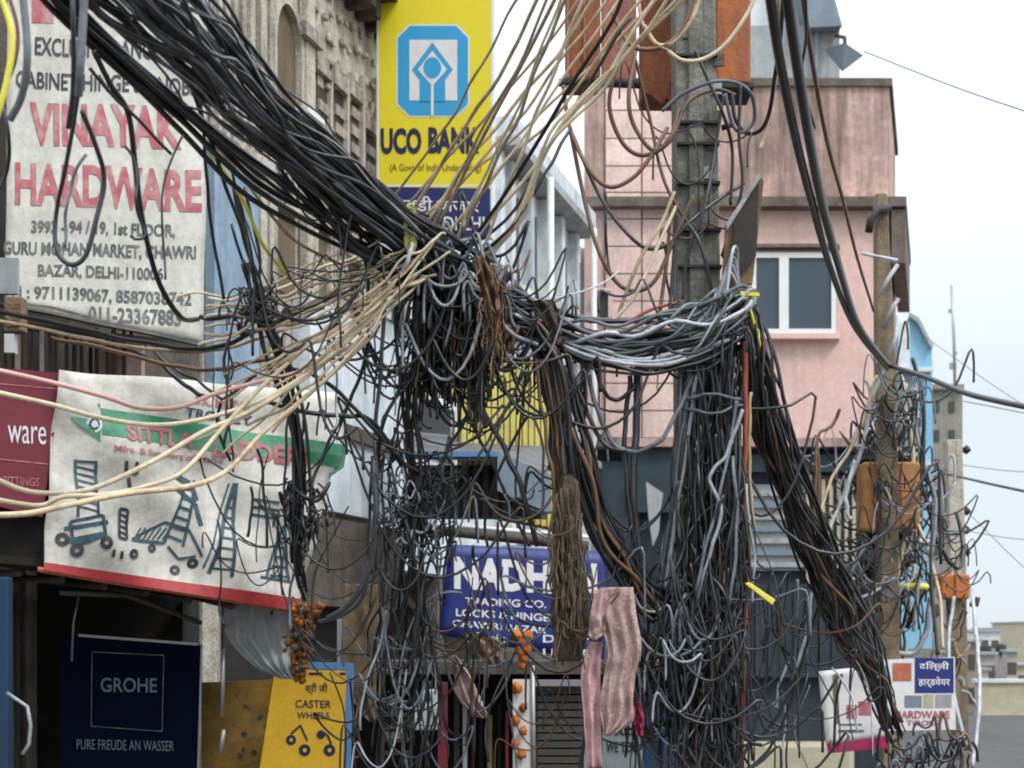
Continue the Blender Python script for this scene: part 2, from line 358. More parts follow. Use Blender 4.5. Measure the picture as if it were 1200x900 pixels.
# ------------------------------------------------------------------ flat sheets with print
class Panel:
    """a sheet set by three photo points with depth (TL, TR, BL); wave(px,py) pushes it along its normal"""
    def __init__(s, a, b, c, wave=None):
        s.o = P(*a); u = P(*b) - s.o; v = P(*c) - s.o
        s.n = u.cross(v).normalized()
        if s.n.dot(Vector((0, 0, H)) - s.o) < 0: s.n = -s.n
        s.wave = wave or (lambda x, y: 0)
    def pt(s, px, py, off=0.):
        d = Vector(((px - CX) / F, 1, (HY - py) / F)); e = Vector((0, 0, H))
        t = (s.o - e).dot(s.n) / d.dot(s.n)
        return e + d * t + s.n * (off + s.wave(px, py))
    def sheet(s, quad, th=.012, nx=2, ny=2):
        """quad TL TR BR BL in pixels -> MB of a thin closed sheet"""
        mb = MB(); TL, TR, BR, BL = quad
        def q(u, v):
            x = (TL[0]*(1-u)+TR[0]*u)*(1-v)+(BL[0]*(1-u)+BR[0]*u)*v; y = (TL[1]*(1-u)+TR[1]*u)*(1-v)+(BL[1]*(1-u)+BR[1]*u)*v
            return x, y
        g = [[s.pt(*q(i / nx, j / ny)) for i in range(nx + 1)] for j in range(ny + 1)]
        vs = [p for r in g for p in r]; N = len(vs); vs = vs + [p - s.n * th for p in vs]; fs = []
        W = nx + 1
        for j in range(ny):
            for i in range(nx):
                a = j * W + i; fs.append((a, a + W, a + W + 1, a + 1)); fs.append((a + N, a + 1 + N, a + W + 1 + N, a + W + N))
        for i in range(nx):
            fs.append((i, i + 1, i + 1 + N, i + N)); b = ny * W + i; fs.append((b, b + N, b + 1 + N, b + 1))
        for j in range(ny):
            a = j * W; fs.append((a, a + N, a + W + N, a + W)); b = a + nx; fs.append((b, b + W, b + W + N, b + N))
        mb.add(vs, fs); mb.smooth = nx > 4
        return mb
    def poly(s, mb, pts, off=.004):
        vs = [s.pt(x, y, off) for x, y in pts]
        if s.n.dot((vs[1]-vs[0]).cross(vs[2]-vs[1])) < 0: vs.reverse()
        mb.add(vs, [tuple(range(len(vs)))]); return mb
    def patch(s, mb, quad, off=.004, nx=8, ny=2):
        TL, TR, BR, BL = quad; W = nx + 1; vs = []
        for j in range(ny + 1):
            for i in range(W):
                u, v = i / nx, j / ny
                x = (TL[0]*(1-u)+TR[0]*u)*(1-v)+(BL[0]*(1-u)+BR[0]*u)*v; y = (TL[1]*(1-u)+TR[1]*u)*(1-v)+(BL[1]*(1-u)+BR[1]*u)*v
                vs.append(s.pt(x, y, off))
        mb.add(vs, [(j*W+i, (j+1)*W+i, (j+1)*W+i+1, j*W+i+1) for j in range(ny) for i in range(nx)]); return mb
    def disc(s, mb, x, y, rx, ry=None, off=.004, k=14, inner=0):
        ry = ry or rx; a = [(x + rx*math.cos(i*2*math.pi/k), y + ry*math.sin(i*2*math.pi/k)) for i in range(k)]
        if not inner: return s.poly(mb, a, off)
        b = [(x + inner*rx*math.cos(i*2*math.pi/k), y + inner*ry*math.sin(i*2*math.pi/k)) for i in range(k)]
        vs = [s.pt(*p, off) for p in a + b]
        mb.add(vs, [(i, i + k, (i+1) % k + k, (i+1) % k) for i in range(k)]); return mb
    def line(s, mb, pts, wpx, off=.004):
        for (x0, y0), (x1, y1) in zip(pts, pts[1:]):
            L = math.hypot(x1-x0, y1-y0) or 1; nx, ny = -(y1-y0)/L*wpx/2, (x1-x0)/L*wpx/2
            s.patch(mb, [(x0+nx, y0+ny), (x1+nx, y1+ny), (x1-nx, y1-ny), (x0-nx, y0-ny)], off, max(1, int(L / 14)), 1)
        return mb

def text2d(txt, bold=0.):
    cu = bpy.data.curves.new('lettering', 'FONT'); cu.body = txt; cu.size = 1; cu.resolution_u = 3; cu.offset = bold; cu.fill_mode = 'FRONT'
    ob = bpy.data.objects.new('lettering', cu); COL.objects.link(ob)
    dg = bpy.context.evaluated_depsgraph_get()
    me = ob.evaluated_get(dg).to_mesh()
    vs = [(v.co.x, v.co.y) for v in me.vertices]; fs = [tuple(p.vertices) for p in me.polygons]
    ob.evaluated_get(dg).to_mesh_clear(); bpy.data.objects.remove(ob); bpy.data.curves.remove(cu)
    return vs, fs
def letter(mb, panel, txt, quad, bold=.01, off=.005):
    vs, fs = text2d(txt, bold)
    if not vs: return mb
    x0 = min(v[0] for v in vs); x1 = max(v[0] for v in vs); y0 = min(v[1] for v in vs); y1 = max(v[1] for v in vs)
    TL, TR, BR, BL = quad; o = []
    for x, y in vs:
        u = (x - x0) / (x1 - x0 or 1); v = (y1 - y) / (y1 - y0 or 1)
        X = (TL[0]*(1-u)+TR[0]*u)*(1-v)+(BL[0]*(1-u)+BR[0]*u)*v; Y = (TL[1]*(1-u)+TR[1]*u)*(1-v)+(BL[1]*(1-u)+BR[1]*u)*v
        o.append(panel.pt(X, Y, off))
    return mb.add(o, fs)
def rq(x0, y0, x1, y1, sl=0.):  # pixel rectangle whose rows fall by sl per pixel
    d = (x1 - x0) * sl
    return [(x0, y0), (x1, y0 + d), (x1, y1 + d), (x0, y1)]

NTH0 = ['first', 'second', 'third', 'fourth', 'fifth', 'sixth', 'seventh']
# ================================================================== GROUND AND STREET
g = MB(); g.quad(Vector((-1500, -300, 0)), Vector((1500, -300, 0)), Vector((1500, 2600, 0)), Vector((-1500, 2600, 0)))
g.build('ground', M['earth'], kind='structure')
g = MB(); a = lambda Y, o: Vector((X0 + SL * Y, Y, .004)) + dN * o
g.quad(a(-20, 1.5), a(-20, 10.5), a(400, 10.5), a(400, 1.5)); g.build('road', M['asphalt'], kind='structure')
for o0, o1 in ((0.2, 1.5), (10.5, 12)):
    g = MB(); g.fbox(-10, 27.5, 0, .13, o0, o1) if o0 < 5 else g.fbox(-10, 220, 0, .13, o0, o1)
    g.build('pavement', M['pole'], kind='structure')

# ================================================================== SHOP BUILDING, nearest on the left
b = thing('shop_building', 'dirty shop building at the left edge with banners over a dark open shop', 'building', fac(9, 0))
m = MB(); m.fbox(7.5, 13.6, 4.55, 12.5, -3.5, -.05); m.build('upper_wall', M['dirty'], b)
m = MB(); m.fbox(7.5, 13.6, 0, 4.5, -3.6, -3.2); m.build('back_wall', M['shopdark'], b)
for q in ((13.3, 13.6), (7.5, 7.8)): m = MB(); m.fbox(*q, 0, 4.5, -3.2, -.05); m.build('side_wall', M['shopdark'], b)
m = MB(); m.fbox(7.5, 13.6, 4.3, 4.52, -3.2, .5); m.build('balcony_slab', M['dirty'], b)
for i, (px, wd, mm) in enumerate([(34, 12, 'dirty'), (66, 7, 'dirty'), (52, 4, 'clamp')]):
    m = MB(); Y = Yf(px); m.fbox(Y, Y + wd * Y / F * 3, 0, 3.9, -.5, -.25); m.build('post', M[mm], b)
# balcony clutter between the two banners: thin rails and a pinkish low wall
for i in range(17):
    px = 8 + i * 9.5 + random.uniform(-2, 2); Y = 10.75 + px * .004
    m = MB(); m.pbox(px, px + random.uniform(2.5, 6), 376 + px * .10 + random.uniform(-4, 10), 445 + px * .06, Y, .03)
    m.build('baluster', M[random.choice(['shutter', 'dirty', 'shopdark', 'brownc', 'pinktile'])], b)
m = MB(); m.pbox(112, 166, 398, 455, 11.35, .1); m.build('low_wall', M['pinktile'], b)
m = MB(); m.slab([P(-30, 372, 10.7), P(240, 402, 11.6), P(240, 408, 11.6), P(-30, 380, 10.7)], Vector((0, .05, 0))); m.build('balcony_rail', M['shutter'], b)
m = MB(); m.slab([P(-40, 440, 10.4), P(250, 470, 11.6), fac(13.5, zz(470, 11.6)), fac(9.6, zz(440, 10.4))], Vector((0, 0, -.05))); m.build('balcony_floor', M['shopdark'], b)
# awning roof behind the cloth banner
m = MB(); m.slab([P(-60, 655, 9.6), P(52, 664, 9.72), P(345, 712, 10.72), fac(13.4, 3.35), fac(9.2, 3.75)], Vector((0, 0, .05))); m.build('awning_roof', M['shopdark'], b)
for k in range(7):
    t = k / 6; p0 = P(20 + 300 * t, 662 + 48 * t, 9.75 + .95 * t); p1 = fac(10.2 + 3.1 * t, 3.45)
    m = MB(); m.tube([p0 + Vector((0, .06, -.05)), p1 + Vector((0, 0, -.05))], .025, 6); m.build('awning_batten', M['dirty'], b)
m = MB(); m.tube([P(70, 695, 9.9), P(150, 698, 10.3), P(235, 730, 10.8)], .018, 6); m.build('awning_pole', M['shutter'], b)
m = MB(); m.pbox(-20, 52, 606, 664, 9.75, .03); m.build('awning_board', M['shopdark'], b)

m = MB(); m.pbox(-14, 9, 676, 960, 9.3, .1); o = m.build('blue_post', M['bluedoor'], None, 'narrow blue painted post at the bottom left corner beside the dark shop', 'post', bevel=.01)
m = MB(); m.tube([P(8, 812, 9.2), P(20, 820, 9.2), P(32, 828, 9.2), P(36, 850, 9.2), P(34, 872, 9.2), P(26, 884, 9.2)], .012, 6)
m.build('cable', M['light'], None, 'pale hooked cable end in front of the blue post at bottom left', 'cable')
m = MB(); m.tube([P(92, 700, 10.2), P(86, 730, 10.2), P(84, 775, 10.2)], .008, 6)
m.build('cable', M['grey'], None, 'thin grey cable dangling above the navy shop sign', 'cable')

# ================================================================== CARVED STONE HOUSE
FO = .27      # these house fronts stand a little forward of the shop building
b = thing('stone_house', 'old carved buff stone house with fluted pilasters, arched recess and latticed niches', 'building', fac(15, 0))
m = MB(); m.fbox(13.62, 17.88, 0, 14, -3, -.3); m.build('wall', M['stone'], b)
def fp(px0, px1, z0, z1, o0, o1, mb=None):
    mb = mb or MB(); mb.fbox(Yf(px0), Yf(px1), z0, z1, o0, o1); return mb
def zf(px, py): return zz(py, Yf(px))
for px0, px1, py1 in ((247, 251, 190), (256, 261, 190), (265, 270, 190), (275, 280, 190), (285, 290, 190), (297, 304, 520), (308, 313, 520), (352, 361, 450)):
    fp(px0, px1, zf(px0, py1), 13.5, -.28, -.19).build('pilaster', M['stone'], b)
fp(262, 300, zf(280, 195), zf(280, 178), -.28, -.12).build('string_course', M['stone'], b)
# the arched recess with its wooden shutter
mb = MB(); arch = []
yc, rr_ = Yf(331), (Yf(346) - Yf(317)) / 2; zt = zf(331, 58)
for k in range(13):
    an = math.pi * k / 12; arch.append((yc - rr_ * math.cos(an), zt + rr_ * 1.5 * math.sin(an)))
zb = zf(331, 150)
pts = [(arch[0][0], zb)] + arch + [(arch[-1][0], zb)]
mb.slab([fac(y, z, -.26) for y, z in pts], dN * -.03); mb.build('arched_shutter', M['olive'], b)
mb = MB()
for (y0, z0), (y1, z1) in zip(pts, pts[1:]):
    cy = yc; f = 1.28
    q = [fac(y0, z0, -.27), fac(y1, z1, -.27), fac(cy + (y1 - cy) * f, zt + (z1 - zt) * (f if z1 >= zt else 1), -.27), fac(cy + (y0 - cy) * f, zt + (z0 - zt) * (f if z0 >= zt else 1), -.27)]
    mb.slab(q, dN * .08)
mb.build('arch_surround', M['stone'], b)
fp(345, 365, zf(352, 138), zf(352, 130), -.28, -.12).build('sill', M['whiteframe'], b)
fp(343, 364, zf(352, 50), zf(352, 34), -.28, -.12).build('capital', M['stone2'], b)
fp(349, 360, zf(352, 128), zf(352, 52), -.28, -.18).build('pilaster', M['stone'], b)
# latticed niches
for px0, px1, pyt, pyb in ((365, 383, 78, 235), (386, 402, 96, 260), (405, 420, 108, 280), (424, 438, 148, 300)):
    Ya, Yb = Yf(px0), Yf(px1); zt_, zb_ = zf(px0, pyt), zf(px0, pyb)
    n = MB(); n.fbox(Ya, Yb, zb_, zt_, -.29, -.27); nn = n.build('niche', M['stonedark'], b)  # raised dark plate, the shade of a recess put into its colour
    for k in range(3):
        c = MB(); c.fbox(Ya + (Yb - Ya) * (k * .12), Yb - (Yb - Ya) * (k * .12), zt_ - .02 + k * .09, zt_ + .07 + k * .09, -.28, -.2 - .02 * k); c.build('niche_hood', M['stone2'], nn)
    nr = int((zt_ - zb_) / .2)
    for k in range(nr):
        c = MB(); z = zb_ + k * .2
        c.fbox(Ya + (Yb - Ya) * .38, Yb, z, z + .11, -.27, -.245); c.build('lattice_block', M['stone2'], nn)
for px in (363, 384, 403.5, 422, 440):
    fp(px - 1.2, px + 1.6, zf(px, 420), zf(px, 92), -.28, -.22).build('colonnette', M['stone'], b)
# carved blocks of the frieze above the niches
for r_ in range(7):
    for k in range(9):
        px = 364 + k * 9 + (r_ % 2) * 4; Y = Yf(px); z = 8.2 + r_ * .26 + (k * .04)
        if z < zf(px, 100 + (px - 364) * .5) : continue
        m = MB(); Y += random.uniform(-.05, .05); z += random.uniform(-.05, .05); m.fbox(Y, Y + random.uniform(.06, .16), z, z + random.uniform(.05, .13), -.29, -.275 + random.uniform(0, .05)); m.build('carved_block', M[random.choice(['stone2', 'stone', 'stone'])], b, bevel=.02)
m = MB(); z = zz(62, 17.9)
m.fbox(16.5, 17.95, z + .35, z + .6, -.29, .12); m.build('cornice', M['stonedark'], b)
for k in range(5):
    m = MB(); Y = 16.55 + k * .3; m.fbox(Y, Y + .13, z + .1, z + .34, -.29, -.02 + (k % 2) * .06); m.build('cornice_bracket', M['stonedark'], b, bevel=.02)
# lower storeys: blue painted bay, small window recesses, pale patches
fp(243, 296, 3.6, zf(270, 196), -.29, -.2).build('blue_bay', M['bluewall'], b)
for px0, px1, py0, py1 in ((318, 346, 236, 335), (366, 392, 262, 350), (402, 430, 300, 372)):
    n = fp(px0, px1, zf(px0, py1), zf(px0, py0), -.29, -.27).build('window', M['olive'], b)
    fp(px0 - 4, px0, zf(px0, py1 + 6), zf(px0, py0 - 8), -.29, -.2).build('frame', M['stone'], n)
    fp(px0, px1, zf(px0, py0), zf(px0, py0 - 8), -.29, -.18).build('lintel', M['stone'], n)
fp(345, 444, 4.3, zf(390, 372), -.29, -.1).build('pale_bay', M['palewall'], b)
fp(300, 446, 5.1, 5.25, -.25, -.05).build('ledge', M['dirty'], b)
fp(300, 444, 3.3, 4.2, -.29, .05).build('lower_wall', M['dirty'], b)
fp(262, 446, 0, 3.3, -.29, -.27).build('dark_shop_front', M['shopdark'], b)  # flat dark sheet, coloured to stand in for a shaded shop recess

# ================================================================== MIDDLE HOUSE behind the bank sign
b = thing('middle_house', 'pale house mostly hidden by the yellow bank sign and the cable knot', 'building', fac(20, 0))
m = MB(); m.fbox(17.9, 22.38, 3.8, 9.9, -3, -.3); m.build('wall', M['palewall'], b)
m = MB(); m.fbox(17.9, 22.38, 0, 3.8, -3, -1.4); m.build('recessed_shop_front', M['shopdark'], b)
for Y in (18.0, 20.0, 22.1):
    m = MB(); m.fbox(Y, Y + .25, 0, 3.8, -1.4, -.3); m.build('pier', M['dirty'], b)
for k, (px0, px1, py0, py1) in enumerate([(452, 474, 300, 372), (484, 528, 462, 528), (536, 566, 300, 380)]):
    n = fp(px0, px1, zf(px0, py1), zf(px0, py0), -.31, -.27).build('window', M['darkwin'], b)
    fp(px0 - 5, px0, zf(px0, py1 + 3), zf(px0, py0 - 4), -.3, -.2).build('frame', M['whiteframe'], n)
    fp(px1, px1 + 5, zf(px0, py1 + 3), zf(px0, py0 - 4), -.3, -.2).build('frame', M['whiteframe'], n)
    fp(px0, px1, zf(px0, py0), zf(px0, py0 - 4), -.3, -.21).build('lintel', M['whiteframe'], n)

# ================================================================== WHITE COLONNADED HOUSE
b = thing('white_house', 'tall pale blue-white house with upright pilasters and an overhanging roof edge', 'building', fac(25, 0))
m = MB(); m.fbox(22.4, 29.4, 0, 10.1, -4, -.3); m.build('wall', M['palewall'], b)
m = MB(); m.fbox(22.35, 27.6, 10.12, 10.26, -4, .12); m.build('roof_slab', M['greyb'], b)
m = MB(); m.fbox(22.35, 27.6, 10.26, 10.55, -4, .08); m.build('roof_edge', M['palewall'], b)
for px0, px1 in ((577, 582), (590, 595), (613, 617), (632, 636), (650, 654), (668, 671), (684, 687), (695, 699)):
    fp(px0, px1, 4.2, 10.1, -.3, -.14).build('pilaster', M['palewall' if px0 % 2 else 'palewhite'], b)
for px0, px1 in ((597, 608), (620, 629), (640, 647), (656, 664), (673, 680), (689, 693)):
    for z0, z1 in ((8.3, 9.7), (6.3, 7.8), (4.5, 5.8)):
        n = fp(px0, px1, z0, z1, -.31, -.26).build('window', M['darkwin'], b)
        fp(px0, px1, z0 - .12, z0, -.3, -.02).build('sill', M['whiteframe'], n)
        fp((px0 + px1) / 2 - .5, (px0 + px1) / 2 + .5, z0, z1, -.27, -.2).build('mullion', M['slate'], n)
for z in (8.0, 6.05, 4.2):
    m = MB(); m.fbox(22.4, 29.4, z, z + .12, -.3, .06); m.build('string_course', M['greyb'], b)
for px in (611, 665):
    Y = Yf(px); m = MB(); m.tube([fac(Y, 10.1, .2), fac(Y, 4, .2)], .055, 8); m.build('drainpipe', M['palewhite'], b)
m = MB(); m.fbox(22.4, 29.4, .1, 4.1, -.3, -.05); m.build('lower_wall', M['dirty'], b)

FO = 0.
# ================================================================== PINK HOUSE facing the street
YP = 28.0; PXR = 1042; XR = (PXR - CX) / F * YP; XL = 1.32
b = thing('pink_house', 'faded pink plaster house with a stained parapet and a white framed window, facing the street', 'building', (4, YP, 0))
def pk(x0, x1, z0, z1, d0, d1, mb=None):  # box on the pink front: x in metres, d depth behind (+) / before (-) the front; sides follow the street
    mb = mb or MB()
    q = lambda x, d, z: Vector((x + SL * d, YP + d, z))
    return mb.hexa([q(x0, d0, z0), q(x1, d0, z0), q(x1, d1, z0), q(x0, d1, z0), q(x0, d0, z1), q(x1, d0, z1), q(x1, d1, z1), q(x0, d1, z1)])
def px_(p): return (p - CX) / F * YP
def pz(py): return zz(py, YP)
def pp(px0, px1, py0, py1, d0, d1): return pk(px_(px0), px_(px1), pz(py1), pz(py0), d0, d1)
pk(XL, XR, pz(520), pz(240), 0, 4.2).build('wall', M['pink'], b)
pk(XL, XR, pz(236), pz(102), -.02, 3.9).build('parapet', M['stained'], b)
pk(XL, XR + .06, pz(102), pz(93), -.08, 4.0).build('coping', M['capgrey'], b)
pk(XL, XR + .32, pz(247), pz(236), -.32, 4.1).build('cornice', M['capgrey'], b)
pk(px_(884), XR + .2, pz(240), pz(236) + .02, -.2, 0).build('cornice_lip', M['stained'], b)
pk(XL, XR + .05, pz(524), pz(514), -.12, 4.2).build('ledge', M['stained'], b)
pk(XL, XR, 0, pz(524), .35, 4.2).build('lower_wall', M['navy'], b)
pk(XR + .05, XR + .3, pz(312), pz(250), -.25, 4.0).build('side_board', M['capgrey'], b)
rows = [103, 130, 163, 195, 226, 257, 289, 321, 353, 385, 417, 449, 481, 513]
for y0, y1 in zip(rows, rows[1:]):
    for x0, x1 in ((711, 752), (754, 796)):
        pp(x0, x1, y0 + 1.6, y1, -.075, .0).build('wall_panel', M['pinktile'], b)
pp(709, 797, 103, 513, -.045, -.0).build('panel_backing', M['joint'], b)
n = pp(703, 715, 344, 372, -.12, -.08).build('window', M['darkwin'], b)
pp(700, 719, 340, 344, -.2, -.05).build('lintel', M['pinktile'], n); pp(715, 719, 344, 374, -.16, -.05).build('frame', M['pinktile'], n)
# the white window
n = pp(884, 977, 300, 392, -.05, .0); n = n.build('window', M['darkwin'], b)
for q in ((882, 980, 298, 304), (882, 980, 387, 393), (882, 887, 304, 387), (975, 980, 304, 387), (914, 925, 304, 387)):
    pp(*q, -.14, -.02).build('frame', M['whiteframe'], n)
pp(887, 914, 304, 387, -.09, -.06).build('pane', M['glass'], n)
pp(925, 975, 304, 387, -.09, -.06).build('pane', M['glass'], n)
pp(880, 984, 393, 399, -.2, .0).build('sill', M['pink'], n)
pp(878, 984, 289, 293, -.22, .0).build('hood', M['capgrey'], n)
# lower storey
pp(868, 1010, 532, 552, .1, .34).build('beam', M['teal'], b)
n = pp(872, 944, 566, 668, .28, .34).build('window', M['greyb'], b)
for k in range(7): pp(874, 942, 574 + k * 14, 580 + k * 14, .2, .27).build('slat', M['slate' if k % 2 else 'greyb'], n)
n = pp(950, 1006, 556, 690, .28, .34).build('window', M['shutter'], b)
for k in range(6): pp(953 + k * 9, 957 + k * 9, 560, 688, .2, .27).build('bar', M['ochre'], n)
pp(944, 950, 552, 700, .15, .33).build('post', M['ochre'], b)
pp(868, 990, 684, 794, .12, .3).build('blue_shutter', M['navy'], b)
for k in range(8): pp(870 + k * 15, 872 + k * 15, 686, 792, .08, .12).build('shutter_rib', M['teal'], b)
pp(700, 735, 540, 700, .1, .3).build('sheet', M['teal'], b)
pp(845, 1000, 870, 905, -1.2, .3).build('ledge', M['ochre'], b)
pp(735, 792, 522, 600, .05, .33).build('sheet', M['teal'], b)
m = MB(); m.slab([P(757, 564, 27.2), P(777, 578, 27.2), P(774, 600, 27.2), P(772, 625, 27.2), P(765, 640, 27.2), P(760, 605, 27.2)], Vector((0, .02, 0)))
m.build('paper_sheet', M['greyb'], None, 'torn pale sheet hanging in front of the dark lower storey, left of the big pole', 'sheet')

# ================================================================== BUILDINGS BEHIND
b = thing('grey_house', 'grey house with a dark eave rising behind the pink parapet', 'building', P(950, 745, 42))
m = MB(); m.pbox(868, 984, 30, 700, 42, 6); m.build('wall', M['greyb'], b)
m = MB(); m.pbox(860, 958, -80, 30, 42.5, 5); m.build('upper_wall', M['palewhite'], b)
m = MB(); m.slab([P(958, -60, 41.5), P(976, -10, 41.5), P(987, 30, 41.5), P(948, 32, 41.5), P(930, -60, 41.5)], Vector((0, 5, 0))); m.build('eave', M['slate'], b)
m = MB(); m.pbox(955, 959, 32, 200, 41.8, .2); m.build('corner_strip', M['slate'], b)
m = MB(); ap = P(987, 84, 40); top = [P(965, 58, 39.4), P(990, 50, 39.6), P(1012, 65, 40.4), P(990, 56, 41)]
m.add([ap] + top + [P(989, 62, 40.0)], [(0, 2, 1), (0, 3, 2), (0, 4, 3), (0, 1, 4), (1, 2, 5), (2, 3, 5), (3, 4, 5), (4, 1, 5)])
l = m.build('lamp_shade', M['slate'], None, 'grey pointed lamp shade hanging against the sky beside the grey house', 'lamp')
m = MB(); m.tube([P(990, 57, 40), P(990, 44, 40), P(980, 42, 41.9)], .05, 6); m.build('bracket', M['clamp'], l)

b = thing('blue_house', 'narrow sky-blue painted house with a sloping top behind the timber pole', 'building', P(1074, 745, 45))
m = MB(); m.slab([P(1054, 385, 45), P(1067, 370, 45), P(1076, 376, 45), P(1092, 406, 45), P(1094, 560, 45), P(1092, 760, 45), P(1030, 760, 45), P(1030, 430, 45)], Vector((.8, 5, 0))); m.build('wall', M['skyblue'], b)
m = MB(); m.pbox(1053, 1066, 378, 430, 44.9, .1); m.build('white_strip', M['palewhite'], b)
m = MB(); m.slab([P(1066, 366, 44.8), P(1077, 372, 44.8), P(1094, 405, 44.8), P(1092, 409, 44.8), P(1075, 377, 44.8), P(1066, 371, 44.8)], Vector((1, 5, 0))); m.build('roof_edge', M['greyb'], b)
for y in (440, 500, 560, 610):
    m = MB(); m.pbox(1060, 1072, y, y + 26, 44.88, .1); m.build('window', M['slate'], b)
for y in (430, 540, 630): 
    m = MB(); m.pbox(1052, 1094, y, y + 5, 44.7, .3); m.build('ledge', M['palewhite'], b)

b = thing('brick_tower', 'grey-brown brick tower block behind the blue house, a thin mast on its roof', 'building', P(1106, 745, 52))
m = MB(); m.pbox(1084, 1128, 455, 760, 52, 5); m.build('wall', M['brickgrey'], b)
m = MB(); m.pbox(1082, 1130, 450, 456, 51.8, 5.4); m.build('roof_edge', M['brickgrey'], b)
for y in range(470, 740, 34):
    for x in (1094, 1112):
        m = MB(); m.pbox(x, x + 7, y, y + 13, 51.96, .1); m.build('window', M['shutter'], b)
m = MB(); m.tube([P(1119, 455, 53), P(1118, 400, 53), P(1115, 334, 53)], .05, 6); mm_ = m.build('mast', M['mast'], b)
m = MB(); m.pbox(1114, 1121, 425, 432, 53, .15); m.pbox(1112, 1118, 362, 366, 53, .1); m.pbox(1117.5, 1122, 412, 415, 53, .1); m.build('antenna_box', M['greyb'], mm_)

specs = [(1136, 1172, 740, 90, 'palewhite'), (1168, 1215, 737, 150, 'greyb'), (1143, 1166, 767, 70, 'farpink'), (1166, 1205, 780, 80, 'ochre'), (1126, 1146, 752, 60, 'brickgrey'), (1200, 1300, 730, 120, 'ochre'), (1180, 1192, 764, 75, 'farpink'), (1138, 1158, 786, 62, 'palewhite')]
labs = ['pale low house on the horizon right of the brick tower', 'wide grey block closing the street on the horizon', 'small dusty house with a dark roof tank, end of the street', 'low ochre house behind the yellow rickshaw canopy', 'grey-brown house just beside the far concrete pole', 'ochre block at the right border of the street end', 'small dusty house between the ochre house and the grey block', 'narrow pale cream house edge right beside the far concrete pole']
for (x0, x1, yt, Y, mm), lb in zip(specs, labs):
    b = thing('far_house', lb, 'building', P((x0 + x1) / 2, 745, Y) * 1, 'small houses at the end of the street'); b.location.z = 0
    a0, a1 = P(x0, yt, Y), P(x1, yt, Y)
    m = MB(); m.box((a0.x, Y, 0), (a1.x, Y + 8, a0.z)); m.build('wall', M[mm], b)
    m = MB(); m.box((a0.x - .1, Y - .2, a0.z), (a1.x + .1, Y + 8.2, a0.z + .12)); m.build('roof_edge', M['greyb'], b)
    k = max(1, int((x1 - x0) / 11))
    for i in range(k):
        for j in range(2):
            cx_ = a0.x + (a1.x - a0.x) * (i + .5) / k; cz = a0.z - .5 - j * 1.3
            if cz < .6: continue
            m = MB(); m.box((cx_ - .22, Y - .03, cz - .6), (cx_ + .22, Y + .1, cz)); m.build('window', M['shutter'], b)
for i, (px, py, Y) in enumerate([(1155, 766, 71), (1173, 764, 76)]):
    p = P(px, py, Y); m = MB(); m.tube([p - Vector((0, 0, .15)), p + Vector((0, 0, .12)), p + Vector((0, 0, .35)), p + Vector((0, 0, .42))], [.26, .28, .25, .08], 10)
    m.build('roof_tank', M['rubber'], None, ['black round water tank on the small dusty house roof, left one', 'black round water tank nearer the right border'][i], 'water tank')

b = thing('low_wall', 'low ochre wall with a pale coping at the lower right border, end of the street', 'wall', Vector(((1175 - CX) / F * 58, 58, 0)))
m = MB(); m.pbox(1146, 1300, 800, 838, 58, .4); m.build('ochre_face', M['ochre'], b)
m = MB(); m.pbox(1144, 1300, 796, 800, 57.9, .6); m.build('coping', M['palewhite'], b)
m = MB(); m.pbox(1146, 1300, 838, 900, 57.8, .7); m.build('plinth', M['greyb'], b)
# ================================================================== SIGNS AND BANNERS
def words_on(panel, root, lines, m, off=.005, name='lettering', bold=.012):
    for txt, q in lines:
        mb = MB(); letter(mb, panel, txt, q, bold, off); mb.build(name, M[m], root)

# hardware banner, top left
wv = lambda x, y: .012 * math.sin(x * .045 + y * .012) + .010 * math.sin(y * .03 + 1) + .03 * max(0, (y - 330) / 80) ** 2 * math.sin(x * .05)
pn = Panel((0, 0, 10.25), (243, 0, 11.15), (0, 400, 10.2), wv)
b = thing('shop_banner', 'large white hardware shop banner with faded red block letters and phone numbers', 'banner', pn.pt(120, 400))
pn.sheet([(8, -30), (244, -30), (238, 405), (7, 357)], .01, 24, 30).build('cloth', M['banner'], b)
words_on(pn, b, [('EXCLUSIVE RANGE OF', rq(40, 44, 214, 65, .04)), ('CABINET HINGE & KNOBS', rq(18, 83, 232, 103, .04))], 'inkblack', bold=.02)
words_on(pn, b, [('VINAYAK', rq(35, 119, 214, 170, .03)), ('HARDWARE', rq(17, 190, 235, 240, .045))], 'inkred', bold=.035)
words_on(pn, b, [('3993 - 94 / 19, 1st FLOOR,', rq(37, 258, 205, 275, .03)), ('GURU MOHAN MARKET, CHAWRI', rq(4, 282, 229, 300, .03)), ('BAZAR, DELHI-110006', rq(45, 309, 192, 326, .03)),
                 ('PH : 9711139067, 8587038742', rq(6, 333, 224, 351, .045)), ('011-23367883', rq(104, 358, 212, 377, .05))], 'inkgrey', bold=.03)
mb = MB(); pn.patch(mb, rq(36, -20, 62, 28)); mb.build('red_emblem', M['inkred'], b)
mb = MB(); pn.line(mb, [(8, 352), (60, 360), (130, 378), (236, 400)], 2.2, .006); mb.build('hem', M['inkgrey'], b)
mb = MB(); mb.tube([pn.pt(x, 356 + (x - 7) * .205, -.02) for x in range(0, 246, 12)], .016, 6); mb.build('batten', M['shutter'], b)

